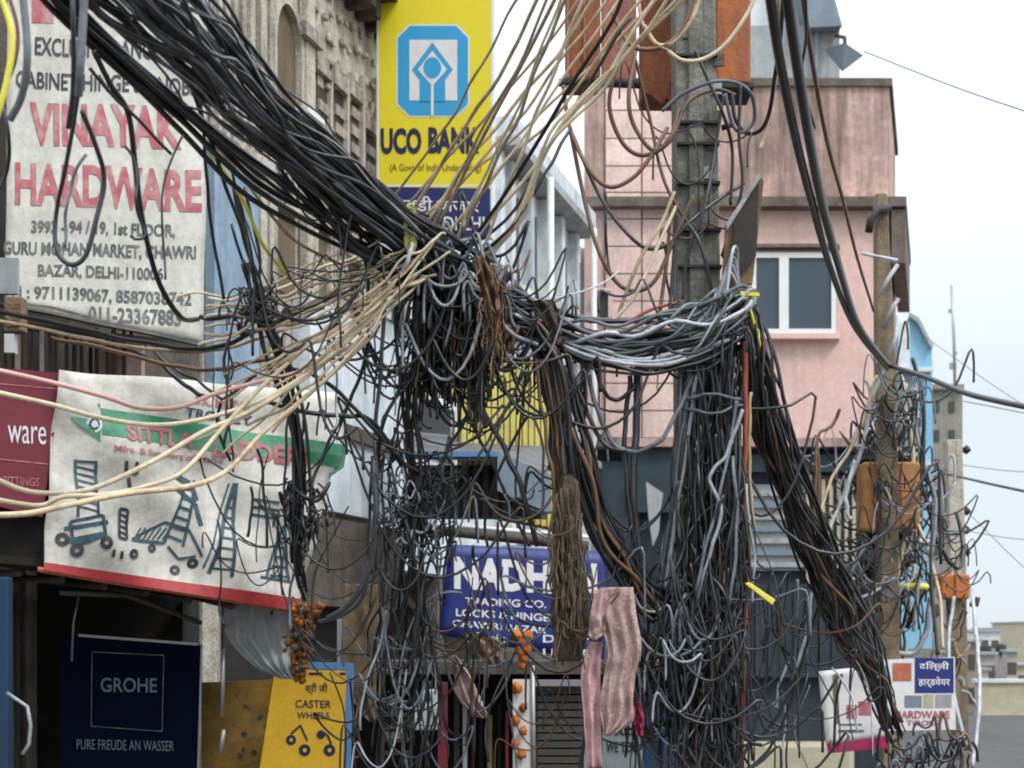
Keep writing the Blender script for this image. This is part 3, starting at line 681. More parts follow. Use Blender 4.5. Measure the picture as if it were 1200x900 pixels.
# grey board and brown box at the left border
m = MB(); m.pbox(-8, 20, 302, 344, 10.05, .05); m.build('grey_board', M['greyb'], None, 'small grey board at the left border under the hardware banner', 'board')
b = thing('wall_box', 'small brown weathered box at the left border just above the maroon sign', 'box', P(15, 390, 9.9))
m = MB(); m.pbox(4, 26, 347, 388, 9.9, .12); m.build('body', M['brownw'], b, bevel=.012)
m = MB(); m.pbox(7, 23, 356, 382, 9.885, .02); m.build('door', M['fibre'], b)
m = MB(); m.pbox(5, 16, 391, 413, 9.9, .08); m.build('white_socket', M['plastic'], b)

# maroon sign
pn = Panel((0, 430, 9.55), (72, 437, 9.7), (0, 580, 9.55))
b = thing('maroon_sign', 'dark maroon vinyl shop sign ending in pale letters ware, left of the trolley banner', 'sign', pn.pt(30, 590))
pn.sheet([(-40, 428), (73, 437), (50, 606), (-40, 584)], .03).build('board', M['maroon'], b)
words_on(pn, b, [('ware', rq(9, 498, 54, 519, .05))], 'poster', bold=.0)
words_on(pn, b, [('FITTINGS', rq(4, 558, 46, 568, .05))], 'inkred', bold=.01)
mb = MB(); pn.line(mb, [(-20, 536), (56, 544)], 1.6); pn.line(mb, [(-20, 448), (70, 456)], 1.4); mb.build('rule', M['inkred'], b)

# trolley banner
wv2 = lambda x, y: .04 * math.sin((x * .9 + y * .5) * .035) + .026 * math.sin((x - y) * .05 + 2) + .008 * math.sin(y * .11)
pn = Panel((68, 432, 9.62), (400, 470, 10.75), (52, 665, 9.6), wv2)
b = thing('trolley_banner', 'cream cloth banner with a green arrow and drawings of trolleys, red lower border', 'banner', pn.pt(190, 690))
pn.sheet([(70, 433), (412, 462), (352, 716), (50, 668)], .01, 36, 22).build('cloth', M['banner2'], b)
mb = MB(); pn.patch(mb, [(51, 659), (356, 702), (352, 717), (49, 668)], .006, 30, 1); mb.build('red_border', M['redtrim'], b)
mb = MB(); mb.tube([pn.pt(x, 668 + (x - 49) * .158, -.03) for x in range(44, 356, 12)], .02, 6); mb.build('batten', M['inkmaroon'], b)
# green arrow band
mb = MB(); pn.patch(mb, [(118, 478), (398, 522), (396, 548), (118, 510)], .004, 26, 2)
pn.poly(mb, [(84, 489), (118, 472), (116, 518)], .0045); pn.poly(mb, [(386, 508), (404, 524), (402, 548), (386, 560)], .0045); mb.build('green_arrow', M['green'], b)
mb = MB(); pn.disc(mb, 110, 497, 9, 10, .0085); mb.build('round_mark', M['poster'], b)
mb = MB(); pn.disc(mb, 110, 497, 6, 7, .0105, inner=.6); mb.build('round_mark_ring', M['inkteal'], b)
words_on(pn, b, [('SITTLA', rq(146, 496, 228, 516, .13)), ('LADDERS', rq(250, 512, 360, 534, .13))], 'inkred', off=.009, bold=.04)
words_on(pn, b, [('Mfrs. & Suppliers of Hand', rq(130, 522, 262, 531, .11))], 'inkred', off=.007, bold=.02)
words_on(pn, b, [('S.K. METAL', rq(226, 463, 300, 474, .10))], 'inkred', off=.007, bold=.02)
words_on(pn, b, [('TROLLEY', rq(214, 478, 300, 489, .10))], 'inkteal', off=.007, bold=.02)
def drawing(name, fn, m):
    mb = MB(); fn(mb); mb.build(name, M[m], b, kind='stuff')
L_ = lambda mb, pts, w=2.5: pn.line(mb, pts, w, .006)
def dr1(mb):   # stacked trolley, lattice upright then wheels
    L_(mb, [(90, 538), (88, 606)], 3.4); L_(mb, [(112, 540), (112, 604)], 3.4); L_(mb, [(90, 540), (112, 542)], 3)
    for k in range(7): L_(mb, [(90, 546 + k * 8), (112, 552 + k * 8)], 2.6)
    L_(mb, [(80, 612), (118, 604), (120, 628), (84, 640), (80, 612)], 4); L_(mb, [(74, 620), (124, 612)], 5); L_(mb, [(78, 634), (118, 626)], 6)
def dr1w(mb):
    for x, y, r in ((72, 632, 8), (88, 645, 8), (121, 636, 8)): pn.disc(mb, x, y, r, r, .007, inner=.35)
def dr2(mb):   # bracket and caster
    L_(mb, [(144, 541), (145, 554), (157, 556), (156, 542)], 4); L_(mb, [(148, 560), (150, 572)], 4)
    L_(mb, [(140, 596), (150, 598), (148, 632), (138, 630), (140, 596)], 3.5)
    for k in range(4): L_(mb, [(139, 602 + k * 7), (149, 606 + k * 7)], 3)
    L_(mb, [(131, 644), (130, 653)], 4); L_(mb, [(141, 646), (141, 655)], 4)
def dr3(mb):   # hand trolley on two pairs of wheels
    L_(mb, [(222, 560), (196, 636), (155, 632)], 3.4); L_(mb, [(232, 562), (216, 640)], 3.4)
    for k in range(6): L_(mb, [(219 - k * 4, 572 + k * 11), (230 - k * 3, 574 + k * 12)], 3)
    for k in range(7): L_(mb, [(158 + k * 6, 632), (168 + k * 6, 618)], 2)
    L_(mb, [(155, 632), (196, 612), (222, 620), (236, 652)], 3); L_(mb, [(205, 570), (230, 590), (236, 616)], 5)
    L_(mb, [(200, 640), (212, 655), (230, 652)], 3); L_(mb, [(206, 556), (226, 566)], 7); L_(mb, [(228, 566), (232, 586)], 6)
def dr3w(mb):
    for x, y, r in ((157, 649, 6), (181, 642, 5), (208, 668, 6), (227, 660, 6)): pn.disc(mb, x, y, r, r, .007, inner=.3)
def dr4(mb):   # A-frame ladder
    L_(mb, [(276, 566), (244, 672)], 4.5); L_(mb, [(277, 566), (268, 676)], 4); L_(mb, [(270, 566), (238, 666)], 2)
    for k in range(8): L_(mb, [(274 - k * 3.8, 582 + k * 12), (276 - k * 1.2, 584 + k * 12)], 2.6)
    for k in range(3): L_(mb, [(292 + k, 585 + k * 9), (322, 590 + k * 9)], 3)
def dr5(mb):
    L_(mb, [(330, 616), (310, 678)], 3.2); L_(mb, [(331, 616), (342, 682)], 3.2); L_(mb, [(325, 628), (320, 680)], 2); L_(mb, [(334, 628), (332, 680)], 2)
    for k in range(5): L_(mb, [(327 - k * 3, 630 + k * 11), (334 + k * 2, 632 + k * 11)], 2.4)
    L_(mb, [(302, 676), (346, 682)], 3)
drawing('stack_trolley_drawing', dr1, 'inkteal'); drawing('wheel_drawing', dr1w, 'inkblack'); drawing('bracket_drawing', dr2, 'inkblack')
drawing('hand_trolley_drawing', dr3, 'inkteal'); drawing('wheel_drawing', dr3w, 'inkblack'); drawing('ladder_drawing', dr4, 'inkteal'); drawing('step_ladder_drawing', dr5, 'inkteal')

# valance of the awning beside the trolley banner
def cloth(name, rows, Y, m, label, cat, fold=.03, nf=3., nx=22, ny=26, parent=None, dY=0., th=.008, seed=0, rag=0.):
    """hanging cloth: rows of (py, px left, px right); folds run down it"""
    mb = MB(); vs = []
    rr = catmull(rows, ny + 1)
    for j, (py, xl, xr) in enumerate(rr):
        for i in range(nx + 1):
            u = i / nx; px = xl + (xr - xl) * u
            if rag and (j == ny): py2 = py + rag * noise.noise(Vector((i * .9, seed, 0)))
            else: py2 = py
            d = fold * math.sin(u * nf * 6.283 + noise.noise(Vector((j * .18, seed, u * 2))) * 2.2) * (.45 + .55 * j / ny) + fold * noise.noise(Vector((u * 4, j * .25, seed)))
            vs.append(P(px, py2, Y + d + dY * j / ny))
    W = nx + 1; N = len(vs); vs = vs + [v + Vector((0, th, 0)) for v in vs]; fs = []
    for j in range(ny):
        for i in range(nx):
            a = j * W + i; fs.append((a, a + W, a + W + 1, a + 1)); fs.append((a + N, a + 1 + N, a + W + 1 + N, a + W + N))
    for j in range(ny):
        a = j * W; fs.append((a, a + N, a + W + N, a + W)); c = a + nx; fs.append((c, c + W, c + W + N, c + N))
    for i in range(nx):
        c = ny * W + i; fs.append((c, c + N, c + 1 + N, c + 1)); fs.append((i, i + 1, i + 1 + N, i + N))
    mb.add(vs, fs); mb.smooth = True
    return mb.build(name, M[m], parent, label, cat)
cloth('awning_cloth', [(706, 268, 346), (730, 262, 346), (755, 272, 346), (782, 300, 347), (796, 330, 347)], 10.75, 'greyb', 'pale striped awning cloth hanging below the right end of the trolley banner', 'awning', .03, 5, nx=30)
m = MB(); m.tube([P(262, 760, 10.6), P(260, 840, 10.6)], .014, 8); m.tube([P(262, 855, 10.6), P(258, 885, 10.6)], .016, 8)
m.build('strut', M['mast'], None, 'pale metal strut hanging in front of the dirty yellow board', 'strut')

# navy bathroom fittings sign
pn = Panel((70, 742, 11.0), (238, 754, 11.15), (70, 890, 11.0))
b = thing('navy_shop_sign', 'dark navy shop sign with a thin square outline and small grey capitals, in shade', 'sign', pn.pt(155, 900))
pn.sheet([(70, 744), (237, 756), (232, 930), (70, 930)], .07).build('board', M['nightblue'], b)
mb = MB(); pn.line(mb, [(236.5, 757), (231.5, 930)], 2.4, .004); pn.line(mb, [(92, 744.5), (232, 755)], 3, .004); mb.build('edge_strip', M['mast'], b)
mb = MB(); pn.line(mb, [(108, 764), (192, 768), (190, 857), (107, 851), (108, 764)], 1.1, .004); mb.build('outline_square', M['inkgrey'], b)
words_on(pn, b, [('GROHE', rq(118, 794, 184, 811, .01))], 'slate', bold=.01)
words_on(pn, b, [('PURE FREUDE AN WASSER', rq(90, 866, 204, 878, .02))], 'slate', bold=.0)

# yellow signs
pn = Panel((236, 800, 11.5), (330, 800, 11.6), (236, 890, 11.5))
b = thing('dirty_yellow_board', 'dirty yellow-brown board with dark smudges between the navy and the bright yellow sign', 'board', pn.pt(280, 900))
pn.sheet([(236, 800), (330, 796), (330, 930), (236, 930)], .04).build('board', M['yellowdark'], b)
mb = MB()
for k in range(16): pn.disc(mb, random.uniform(244, 324), random.uniform(806, 886), random.uniform(1.5, 4), None, .004, 8)
mb.build('smudge', M['inkblack'], b, kind='stuff')
pn = Panel((300, 780, 11.1), (413, 780, 11.3), (300, 890, 11.1))
b = thing('yellow_caster_sign', 'amber yellow shop sign in a light blue frame with drawings of caster wheels', 'sign', pn.pt(360, 900))
pn.sheet([(322, 784), (406, 786), (402, 930), (300, 930)], .05).build('board', M['yellow'], b)
pn.sheet([(362, 776), (415, 777), (415, 785), (362, 784)], .09).build('frame_top', M['ltblue'], b)
pn.sheet([(406, 785), (415, 785), (410, 930), (401, 930)], .09).build('frame_side', M['ltblue'], b)
words_on(pn, b, [('श्री जी', rq(358, 800, 384, 814)), ('CASTER', rq(346, 820, 388, 829, .02)), ('WHEELS', rq(348, 834, 386, 842, .02))], 'unavy', bold=.01)
mb = MB(); pn.patch(mb, rq(362, 788, 378, 791)); pn.patch(mb, rq(398, 788, 405, 791)); 
for x, y, r in ((341, 867, 6), (357, 879, 7), (386, 879, 7), (376, 861, 5)): pn.disc(mb, x, y, r, None, .005, 14)
pn.line(mb, [(341, 860), (352, 850), (360, 868)], 2.5); pn.line(mb, [(376, 856), (384, 862), (388, 872)], 2.5); mb.build('caster_drawing', M['unavy'], b)
mb = MB()
for x, y, r in ((341, 867, 2), (357, 879, 2.4), (386, 879, 2.4)): pn.disc(mb, x, y, r, None, .008, 10)
mb.build('wheel_hub_drawing', M['yellow'], b)

# bank sign
pn = Panel((443, 0, 17.35), (577, 0, 17.1), (443, 200, 17.35))
b = thing('bank_sign', 'tall bright yellow bank sign with a sky-blue octagon emblem and dark capitals', 'sign', pn.pt(510, 280))
pn.sheet([(444, -60), (576, -60), (575, 221), (444, 219)], .12).build('yellow_board', M['uyellow'], b)
pn.sheet([(444, 220.5), (574, 222), (573, 278), (444, 272)], .12).build('blue_board', M['ublue'], b)
pn.sheet([(441.5, -60), (444, -60), (444, 276), (441.5, 276)], .14).build('frame', M['whiteframe'], b)
pn.sheet([(576, -60), (578.5, -60), (577, 279), (574.5, 279)], .14).build('frame', M['whiteframe'], b)
mb = MB(); pn.patch(mb, rq(445, 216.5, 574, 219), .003); mb.build('white_rule', M['whiteframe'], b)
def octo(x0, y0, x1, y1, c): return [(x0+c, y0), (x1-c, y0), (x1, y0+c), (x1, y1-c), (x1-c, y1), (x0+c, y1), (x0, y1-c), (x0, y0+c)]
mb = MB(); pn.poly(mb, octo(464.5, 28.5, 550.5, 137.5, 15), .003); mb.build('emblem_outline', M['whiteframe'], b)
mb = MB(); pn.poly(mb, octo(466.5, 30.5, 548.5, 135.5, 14), .006); mb.build('emblem_octagon', M['ucyan'], b)
mb = MB(); pn.patch(mb, rq(480, 47, 536, 118), .009); mb.build('emblem_square', M['poster'], b)
mb = MB(); pn.poly(mb, [(507, 50), (483, 82), (492, 94), (492, 119), (522, 119), (522, 94), (531, 82)], .012); mb.build('emblem_hands', M['ucyan'], b)
mb = MB(); pn.poly(mb, [(507, 60), (490, 82), (505, 99), (509, 99), (524, 82)], .015); pn.line(mb, [(507, 96), (507, 136)], 3.2, .0155); mb.build('emblem_kite', M['whiteframe'], b)
mb = MB(); pn.disc(mb, 507, 80, 10.5, 12.5, .018, 20); mb.build('emblem_disc', M['ucyan'], b)
words_on(pn, b, [('UCO', rq(446, 150, 494, 181)), ('BANK', rq(502, 149, 562, 180))], 'unavy', bold=.045)
words_on(pn, b, [('(A Govt. of India Undertaking)', rq(457, 192, 564, 203))], 'yellowdark', bold=.01)
words_on(pn, b, [('चावडी बाजार', rq(456, 229, 562, 247, .02)), ('DELHI', rq(520, 254, 568, 270))], 'poster', bold=.01)
mb = MB(); mb.tube([pn.pt(470, 20, -.15), fac(17.8, zz(20, 17.5), -.1)], .03, 6); mb.tube([pn.pt(470, 200, -.15), fac(17.8, zz(200, 17.5), -.1)], .03, 6); mb.build('bracket', M['clamp'], b)

# yellow striped shutter, canopy, tube bar, blue sign
b = thing('yellow_shutter', 'pale yellow corrugated sheet wall with dark streaks below the cable knot', 'shutter', P(590, 620, 16.6))
mb = MB(); pn = Panel((536, 425, 16.6), (655, 430, 17.2), (536, 610, 16.6))
pn.sheet([(538, 426), (655, 420), (652, 622), (538, 600)], .05).build('backing', M['yellowdark'], b)
for k in range(16):
    x = 541 + k * 7.2; m = MB(); m.add([], []); pn.sheet([(x, 424), (x + 5.4, 424), (x + 5.2, 598 + k * 1.4), (x - .2, 598 + k * 1.4)], .05)
    q = Panel((536, 425, 16.52), (655, 430, 17.12), (536, 610, 16.52)); q.sheet([(x, 424), (x + 5.4, 424), (x + 5.2, 598 + k * 1.4), (x - .2, 598 + k * 1.4)], .05).build('slat', M['ystripe'], b)
for k in range(9):
    x = 478 + k * 6.4; q.sheet([(x, 432), (x + 4.4, 432), (x + 4.4, 462), (x, 462)], .05).build('slat', M['ystripe'], b)
b = thing('metal_canopy', 'grey sheet metal canopy with a blue front edge above the blue sign', 'canopy', P(560, 600, 15.6))
m = MB(); m.slab([P(474, 531, 15.4), P(582, 533, 15.4), P(640, 556, 15.5), P(648, 520, 17.5), P(474, 505, 17.5)], Vector((0, 0, -.06))); m.build('sheet', M['grey_sheet'], b)
m = MB(); m.pbox(470, 584, 529, 535, 15.36, .04); m.build('edge', M['ltblue'], b)
m = MB(); m.slab([P(583, 530, 15.36), P(646, 556, 15.42), P(646, 602, 15.42), P(583, 575, 15.36)], Vector((0, .04, 0))); m.build('blue_side_panel', M['slate'], b)
m = MB(); m.pbox(478, 640, 545, 608, 15.9, .08); m.build('shade_board', M['grey_sheet'], b)
for k in range(14): m = MB(); m.pbox(480 + k * 11.5, 485 + k * 11.5, 545, 606, 15.86, .04); m.build('rib', M['shopdark'], b)
m = MB(); m.tube([P(540, 617, 14.4), P(696, 630, 14.5)], .022, 8); m.build('tube_bar', M['white'], None, 'white horizontal tube lamp bar above the blue sign', 'tube')
m = MB(); m.tube([P(500, 620, 14.7), P(690, 640, 14.7)], .05, 8); m.build('pipe', M['dirty'], None, 'dark dirty pipe running just under the white tube bar', 'pipe')
wv3 = lambda x, y: .012 * math.sin(x * .06)
pn = Panel((520, 636, 14.2), (712, 650, 14.5), (520, 745, 14.2), wv3)
b = thing('blue_shop_sign', 'royal blue cloth sign with bold white capitals and small white lines, half behind brown sacking', 'sign', pn.pt(610, 770))
pn.sheet([(526, 638), (712, 646), (710, 778), (514, 744)], .01, 16, 8).build('cloth', M['blue'], b)
words_on(pn, b, [('NADHAN', rq(532, 652, 700, 690, .05))], 'poster', bold=.05)
words_on(pn, b, [('TRADING CO.', rq(545, 700, 640, 709, .04)), ('LOCKS & HINGES', rq(534, 713, 650, 722, .06)), ('CHAWRI BAZAR', rq(530, 726, 640, 734, .08)), ('E-mail :', rq(558, 741, 592, 751, .07)),
                 ('DELHI', rq(636, 744, 690, 753)), ('110006', rq(636, 760, 690, 768))], 'poster', bold=.02)

# posters low on the right
pn = Panel((959, 785, 12.6), (1030, 780, 12.6), (964, 880, 12.6), lambda x, y: .012 * math.sin(y * .06))
b = thing('white_poster', 'white poster with a magenta bottom band, behind the falling black cables', 'poster', pn.pt(1000, 885))
pn.sheet([(959, 787), (1030, 779), (1042, 864), (968, 874)], .01, 8, 12).build('sheet', M['poster'], b)
mb = MB(); pn.patch(mb, [(968, 872), (1042, 862), (1041, 876), (970, 883)], .004, 6, 1); mb.build('magenta_band', M['magenta'], b)
mb = MB(); pn.line(mb, [(979, 790), (981, 848)], 6, .005); mb.build('brown_figure_print', M['brownw'], b)
mb = MB(); pn.patch(mb, rq(992, 826, 1004, 842)); pn.patch(mb, rq(1006, 822, 1022, 838)); mb.build('pink_print', M['inkred'], b, kind='stuff')
mb = MB(); pn.patch(mb, rq(982, 855, 1012, 858)); pn.patch(mb, rq(984, 848, 1010, 850)); mb.build('text_line_print', M['inkgrey'], b)
pn = Panel((1022, 772, 13.4), (1119, 770, 13.4), (1022, 856, 13.4))
b = thing('notice_board', 'white notice board with a navy corner block, small photos and red print', 'sign', pn.pt(1070, 858))
pn.sheet([(1018, 774), (1119, 770), (1120, 855), (1018, 857)], .03).build('board', M['poster'], b)
mb = MB(); pn.patch(mb, rq(1072, 771, 1117.5, 812), .004); mb.build('navy_block', M['blue'], b)
words_on(pn, b, [('दिल्ली', rq(1077, 775, 1112, 787)), ('हार्डवेयर', rq(1076, 793, 1113, 806))], 'poster', off=.008, bold=.02)
for q, mm in ((rq(1046, 777, 1068, 798), 'inkmaroon'), (rq(1060, 815, 1080, 829), 'slate'), (rq(1082, 814, 1094, 829), 'ochre'), (rq(1096, 814, 1115, 829), 'greyb'), (rq(1022, 780, 1040, 828), 'slate')):
    mb = MB(); pn.patch(mb, q, .004, 2, 1); mb.build('photo_print', M[mm], b)
words_on(pn, b, [('HARDWARE', rq(1048, 833, 1113, 842)), ('TOOLS', rq(1062, 844, 1100, 850))], 'inkred', bold=.03)

# low signs and goods along the bottom
pn = Panel((706, 842, 10.6), (756, 842, 10.6), (706, 890, 10.6))
b = thing('tools_sign', 'small pale green sign with grey capitals at the bottom, under the pink cloth', 'sign', pn.pt(730, 900))
pn.sheet([(706, 846), (754, 840), (755, 930), (706, 930)], .02).build('board', M['greyb'], b)
words_on(pn, b, [('TOOLS', rq(712, 850, 744, 862)), ('WE TOO', rq(710, 869, 748, 882))], 'inkblack', bold=.03)
m = MB(); m.pbox(754, 800, 808, 960, 11.2, .1); m.build('blue_door', M['bluedoor'], None, 'blue painted panel at the bottom just left of the big concrete pole', 'panel', bevel=.01)
b = thing('roller_shutter', 'grey-brown roller shutter at the bottom left of the pink cloth', 'shutter', P(655, 900, 13))
m = MB(); m.pbox(629, 684, 800, 960, 13.05, .05); m.build('backing', M['shopdark'], b)
for k in range(13): m = MB(); m.pbox(630, 683, 806 + k * 9, 813 + k * 9, 13, .04); m.build('slat', M['shutter'], b)
m = MB(); m.pbox(624, 690, 797, 804, 12.9, .1); m.build('top_rail', M['mast'], b)
b = thing('flower_banner', 'narrow white hanging strip with orange marigold prints beside the roller shutter', 'banner', P(612, 900, 12.5))
m = MB(); m.pbox(601, 623, 796, 940, 12.5, .01); m.build('cloth', M['poster'], b)
m = MB(); m.tube([P(624, 780, 12.5), P(625, 940, 12.5)], .02, 6); m.build('white_pole', M['mast'], b)
def flower(x, y, Y, r, m_, root, name='flower', seed=0):
    c = P(x, y, Y); rr = r * Y / F; mb = MB(); k, l = 11, 8; vs = []; fs = []
    for j in range(l + 1):
        th = math.pi * j / l
        for i in range(k):
            ph = 2 * math.pi * i / k; d = Vector((math.sin(th) * math.cos(ph), math.sin(th) * math.sin(ph), math.cos(th)))
            vs.append(c + d * rr * (1 + .75 * noise.noise(d * 5 + Vector((seed, x, y)))))
    for j in range(l):
        for i in range(k): fs.append((j*k+i, j*k+(i+1) % k, (j+1)*k+(i+1) % k, (j+1)*k+i))
    mb.add(vs, fs); mb.smooth = True; return mb.build(name, M[m_], root)
for i, (x, y, r) in enumerate([(606, 806, 6), (613, 829, 5), (604, 845, 5.5), (613, 856, 5), (603, 872, 5), (611, 884, 6)]): flower(x, y, 12.46, r, 'marigold', b, 'flower', i)
b = thing('marigold_garland', 'bright orange marigold cluster hanging in front of the blue cloth sign', 'garland', P(612, 780, 12.3))
for i, (x, y, r) in enumerate([(606, 745, 7), (618, 746, 7), (612, 752, 8), (610, 762, 7), (617, 760, 6), (613, 772, 5), (612, 780, 4)]): flower(x, y, 12.3, r, 'marigold', b, 'flower', i)
b = thing('marigold_garland', 'wilted rust-orange marigold garland hanging from the corner of the trolley banner', 'garland', P(350, 800, 10.3))
for i in range(150):
    y = random.uniform(708, 798); w_ = 20 - abs(y - 740) * .16
    flower(352 + random.gauss(0, .5) * w_ * .8, y, 10.3 + random.uniform(-.05, .05), random.uniform(2, 4.4), random.choice(['marigold_dark', 'marigold_dark', 'marigold_dark', 'marigold', 'brownc', 'brownc', 'olive']), b, 'flower', i)
b = thing('marigold_garland', 'small rust-orange flower tuft on the wire above the wilted garland', 'garland', P(372, 722, 10.2))
for i, (x, y, r) in enumerate([(368, 712, 5), (375, 710, 5), (371, 718, 6), (366, 722, 4)]): flower(x, y, 10.2, r, 'marigold_dark', b, 'flower', i)

cloth('plywood_sheet', [(684, 404, 442), (740, 401, 444), (800, 402, 441), (846, 432, 441)], 12.2, 'brownw', 'tall brown weathered board hanging beside the yellow caster sign', 'board', .02, 1.0)
m = MB(); m.pbox(395, 402, 720, 790, 12.3, .05); m.build('post', M['palewhite'], None, 'short pale post just left of the tall brown weathered board', 'post')
cloth('pink_cloth', [(688, 704, 742), (720, 700, 746), (760, 712, 752), (790, 708, 745), (822, 703, 742), (845, 705, 742), (862, 708, 716)], 8.75, 'pinkcloth', 'dusty pink cloth hanging in folds at the bottom, right of the brown sacking', 'cloth', .022, 3.1, nx=44, ny=36, seed=3, th=.004)
cloth('pink_towel', [(752, 690, 706), (790, 681, 704), (840, 684, 704), (900, 688, 706)], 8.8, 'pinkcheck', 'faded pink patterned towel hanging left of the folded pink cloth', 'towel', .02, 1.6, seed=5)
cloth('pink_rag', [(690, 697, 716), (720, 692, 712), (742, 690, 708), (750, 694, 700)], 8.65, 'pinkcloth', 'short pink rag tucked beside the top of the folded pink cloth', 'cloth', .03, 1.5, seed=8)
cloth('red_rag', [(822, 744, 750), (840, 742, 755), (862, 746, 754)], 8.9, 'crimson', 'small crimson rag between the pink cloth and the blue panel', 'cloth', .02, 1, seed=4)
cloth('torn_sheet', [(768, 529, 534), (790, 532, 550), (815, 536, 562), (838, 556, 572), (842, 566, 572)], 11.4, 'pinkcloth', 'torn dull pink plastic sheet hanging aslant under the blue sign', 'sheet', .04, 2, seed=6)
cloth('sand_cloth', [(742, 540, 560), (752, 548, 588), (768, 560, 590), (782, 578, 588)], 12.8, 'fibre', 'sand-coloured cloth edge sagging under the blue sign', 'cloth', .03, 2, seed=9)
b = thing('white_can', 'white plastic can with a short neck hanging at the bottom centre', 'can', P(497, 858, 11.6))
m = MB(); m.pbox(482, 513, 824, 856, 11.6, .16); m.build('body', M['plastic'], b, bevel=.02)
m = MB(); m.pbox(493, 512, 808, 826, 11.62, .1); m.build('neck', M['plastic'], b, bevel=.015)
m = MB(); m.tube([P(500, 808, 11.66), P(502, 798, 11.66)], .035, 8); m.build('cap', M['clamp'], b)
m = MB(); m.pbox(513, 524, 800, 960, 12.6, .1); m.build('maroon_post', M['maroon'], None, 'dull maroon narrow panel at the bottom, right of the white can', 'panel')
b = thing('wire_rack', 'small brown wire rack of goods at the bottom beside the white can', 'rack', P(466, 900, 11.9))
for k in range(5): m = MB(); m.pbox(448, 481, 822 + k * 15, 825 + k * 15, 11.9, .2); m.build('shelf', M['shutter'], b)
for x in (447, 480): m = MB(); m.pbox(x, x + 3, 800, 900, 11.88, .04); m.build('upright', M['shutter'], b)
for k in range(8): m = MB(); m.pbox(451 + (k % 4) * 7, 456 + (k % 4) * 7, 842 + 15 * (k // 4), 851 + 15 * (k // 4), 11.95, .1); m.build('packet', M[random.choice(['dirty', 'pinktile', 'greyb', 'olive'])], b)
b = thing('dark_stall', 'dark stall of upright goods at the bottom centre under the blue sign', 'stall', P(560, 900, 13.6))
m = MB(); m.pbox(395, 800, 775, 790, 13.6, 1.2); m.build('roof_board', M['dirty'], b)
m = MB(); m.pbox(395, 800, 790, 960, 14.6, .1); m.build('back_board', M['shopdark'], b)
for k in range(26):
    x = 520 + k * 10.4 + random.uniform(-2, 2); m = MB(); m.pbox(x, x + random.uniform(3, 6), 795 + random.uniform(0, 45), 950, 13.9 + random.uniform(0, .4), .1)
    m.build('goods', M[random.choice(['shutter', 'navy', 'dirty', 'maroon', 'clamp', 'greyb', 'brownw', 'teal'])], b)
# ================================================================== POLES
YM = 9.5
b = thing('concrete_pole', 'big grey square concrete pole wrapped in cables, right of the centre', 'pole', P(822, 745, YM) - Vector((0, 0, H)))
def taper(px0t, px1t, pyt, px0b, px1b, pyb, Y, d):
    a_, b_, c_, d_ = P(px0b, pyb, Y), P(px1b, pyb, Y), P(px1t, pyt, Y), P(px0t, pyt, Y)
    return MB().hexa([a_, b_, b_ + Vector((0, d, 0)), a_ + Vector((0, d, 0)), d_, c_, c_ + Vector((0, d, 0)), d_ + Vector((0, d, 0))])
taper(790, 836, -160, 800, 862, 1310, YM, .28).build('shaft', M['pole'], b, bevel=.02)
taper(806, 822, -150, 812, 834, 1300, YM - .03, .05).build('raised_rib', M['pole'], b, bevel=.01)
for y in (62, 141, 166, 212, 267, 310, 520, 640): m = MB(); m.pbox(792 + y * .01, 840 + y * .02, y, y + 3, YM - .045, .35); m.build('clamp_band', M['clamp'], b)
for y in (150, 300): m = MB(); m.tube([P(846, y, YM), P(858, y - 4, YM)], .018, 6); m.build('bolt', M['clamp'], b)
for k in range(10): m = MB(); x = 800 + (k * 37) % 40; y = 30 + k * 33; m.pbox(x, x + 12, y, y + 14, YM - .012, .02); m.build('old_patch', M[['pole', 'capgrey', 'greyb'][k % 3]], b)
# cabinets bolted to it
b = thing('pole_cabinet', 'open rusted orange steel cabinet behind the top of the big concrete pole', 'cabinet', P(815, 105, 9.9))
m = MB(); m.pbox(753, 795, -60, 112, 9.9, .3); m.build('left_half', M['rust'], b, bevel=.012)
m = MB(); m.pbox(836, 880, -60, 97, 9.86, .3); m.build('door', M['orange'], b, bevel=.012)
m = MB(); m.pbox(836, 841, -60, 97, 9.84, .03); m.build('door_edge', M['rust'], b)
m = MB(); m.pbox(795, 836, -60, 60, 9.95, .2); m.build('back_plate', M['clamp'], b)
m = MB(); m.slab([P(756, 108, 9.88), P(795, 112, 9.88), P(793, 124, 9.88), P(781, 114, 9.88), P(775, 121, 9.88), P(764, 112, 9.88)], Vector((0, .03, 0))); m.build('torn_edge', M['rust'], b)
m = MB(); m.pbox(836, 884, 97, 102, 9.84, .34); m.build('bottom_rail', M['clamp'], b)
b = thing('rust_cabinet', 'rust red steel cabinet with a faded pink-red door, left of the pole top', 'cabinet', P(700, 100, 10.6))
m = MB(); m.pbox(664, 704, -60, 92, 10.6, .35); m.build('body', M['rust'], b, bevel=.015)
m = MB(); m.pbox(664, 667, -60, 92, 10.57, .03); m.pbox(684, 686, -60, 92, 10.58, .03); m.build('edge', M['redpanel'], b)
m = MB(); m.pbox(705, 746, -60, 100, 10.62, .05); m.build('door', M['redpanel'], b, bevel=.01)
m = MB(); m.pbox(655, 790, 92, 97, 10.5, .08); m.build('support_arm', M['clamp'], b)
m = MB(); m.tube([P(660, 95, 10.6), P(792, 100, 9.9)], .03, 6); m.build('support_rod', M['clamp'], b)
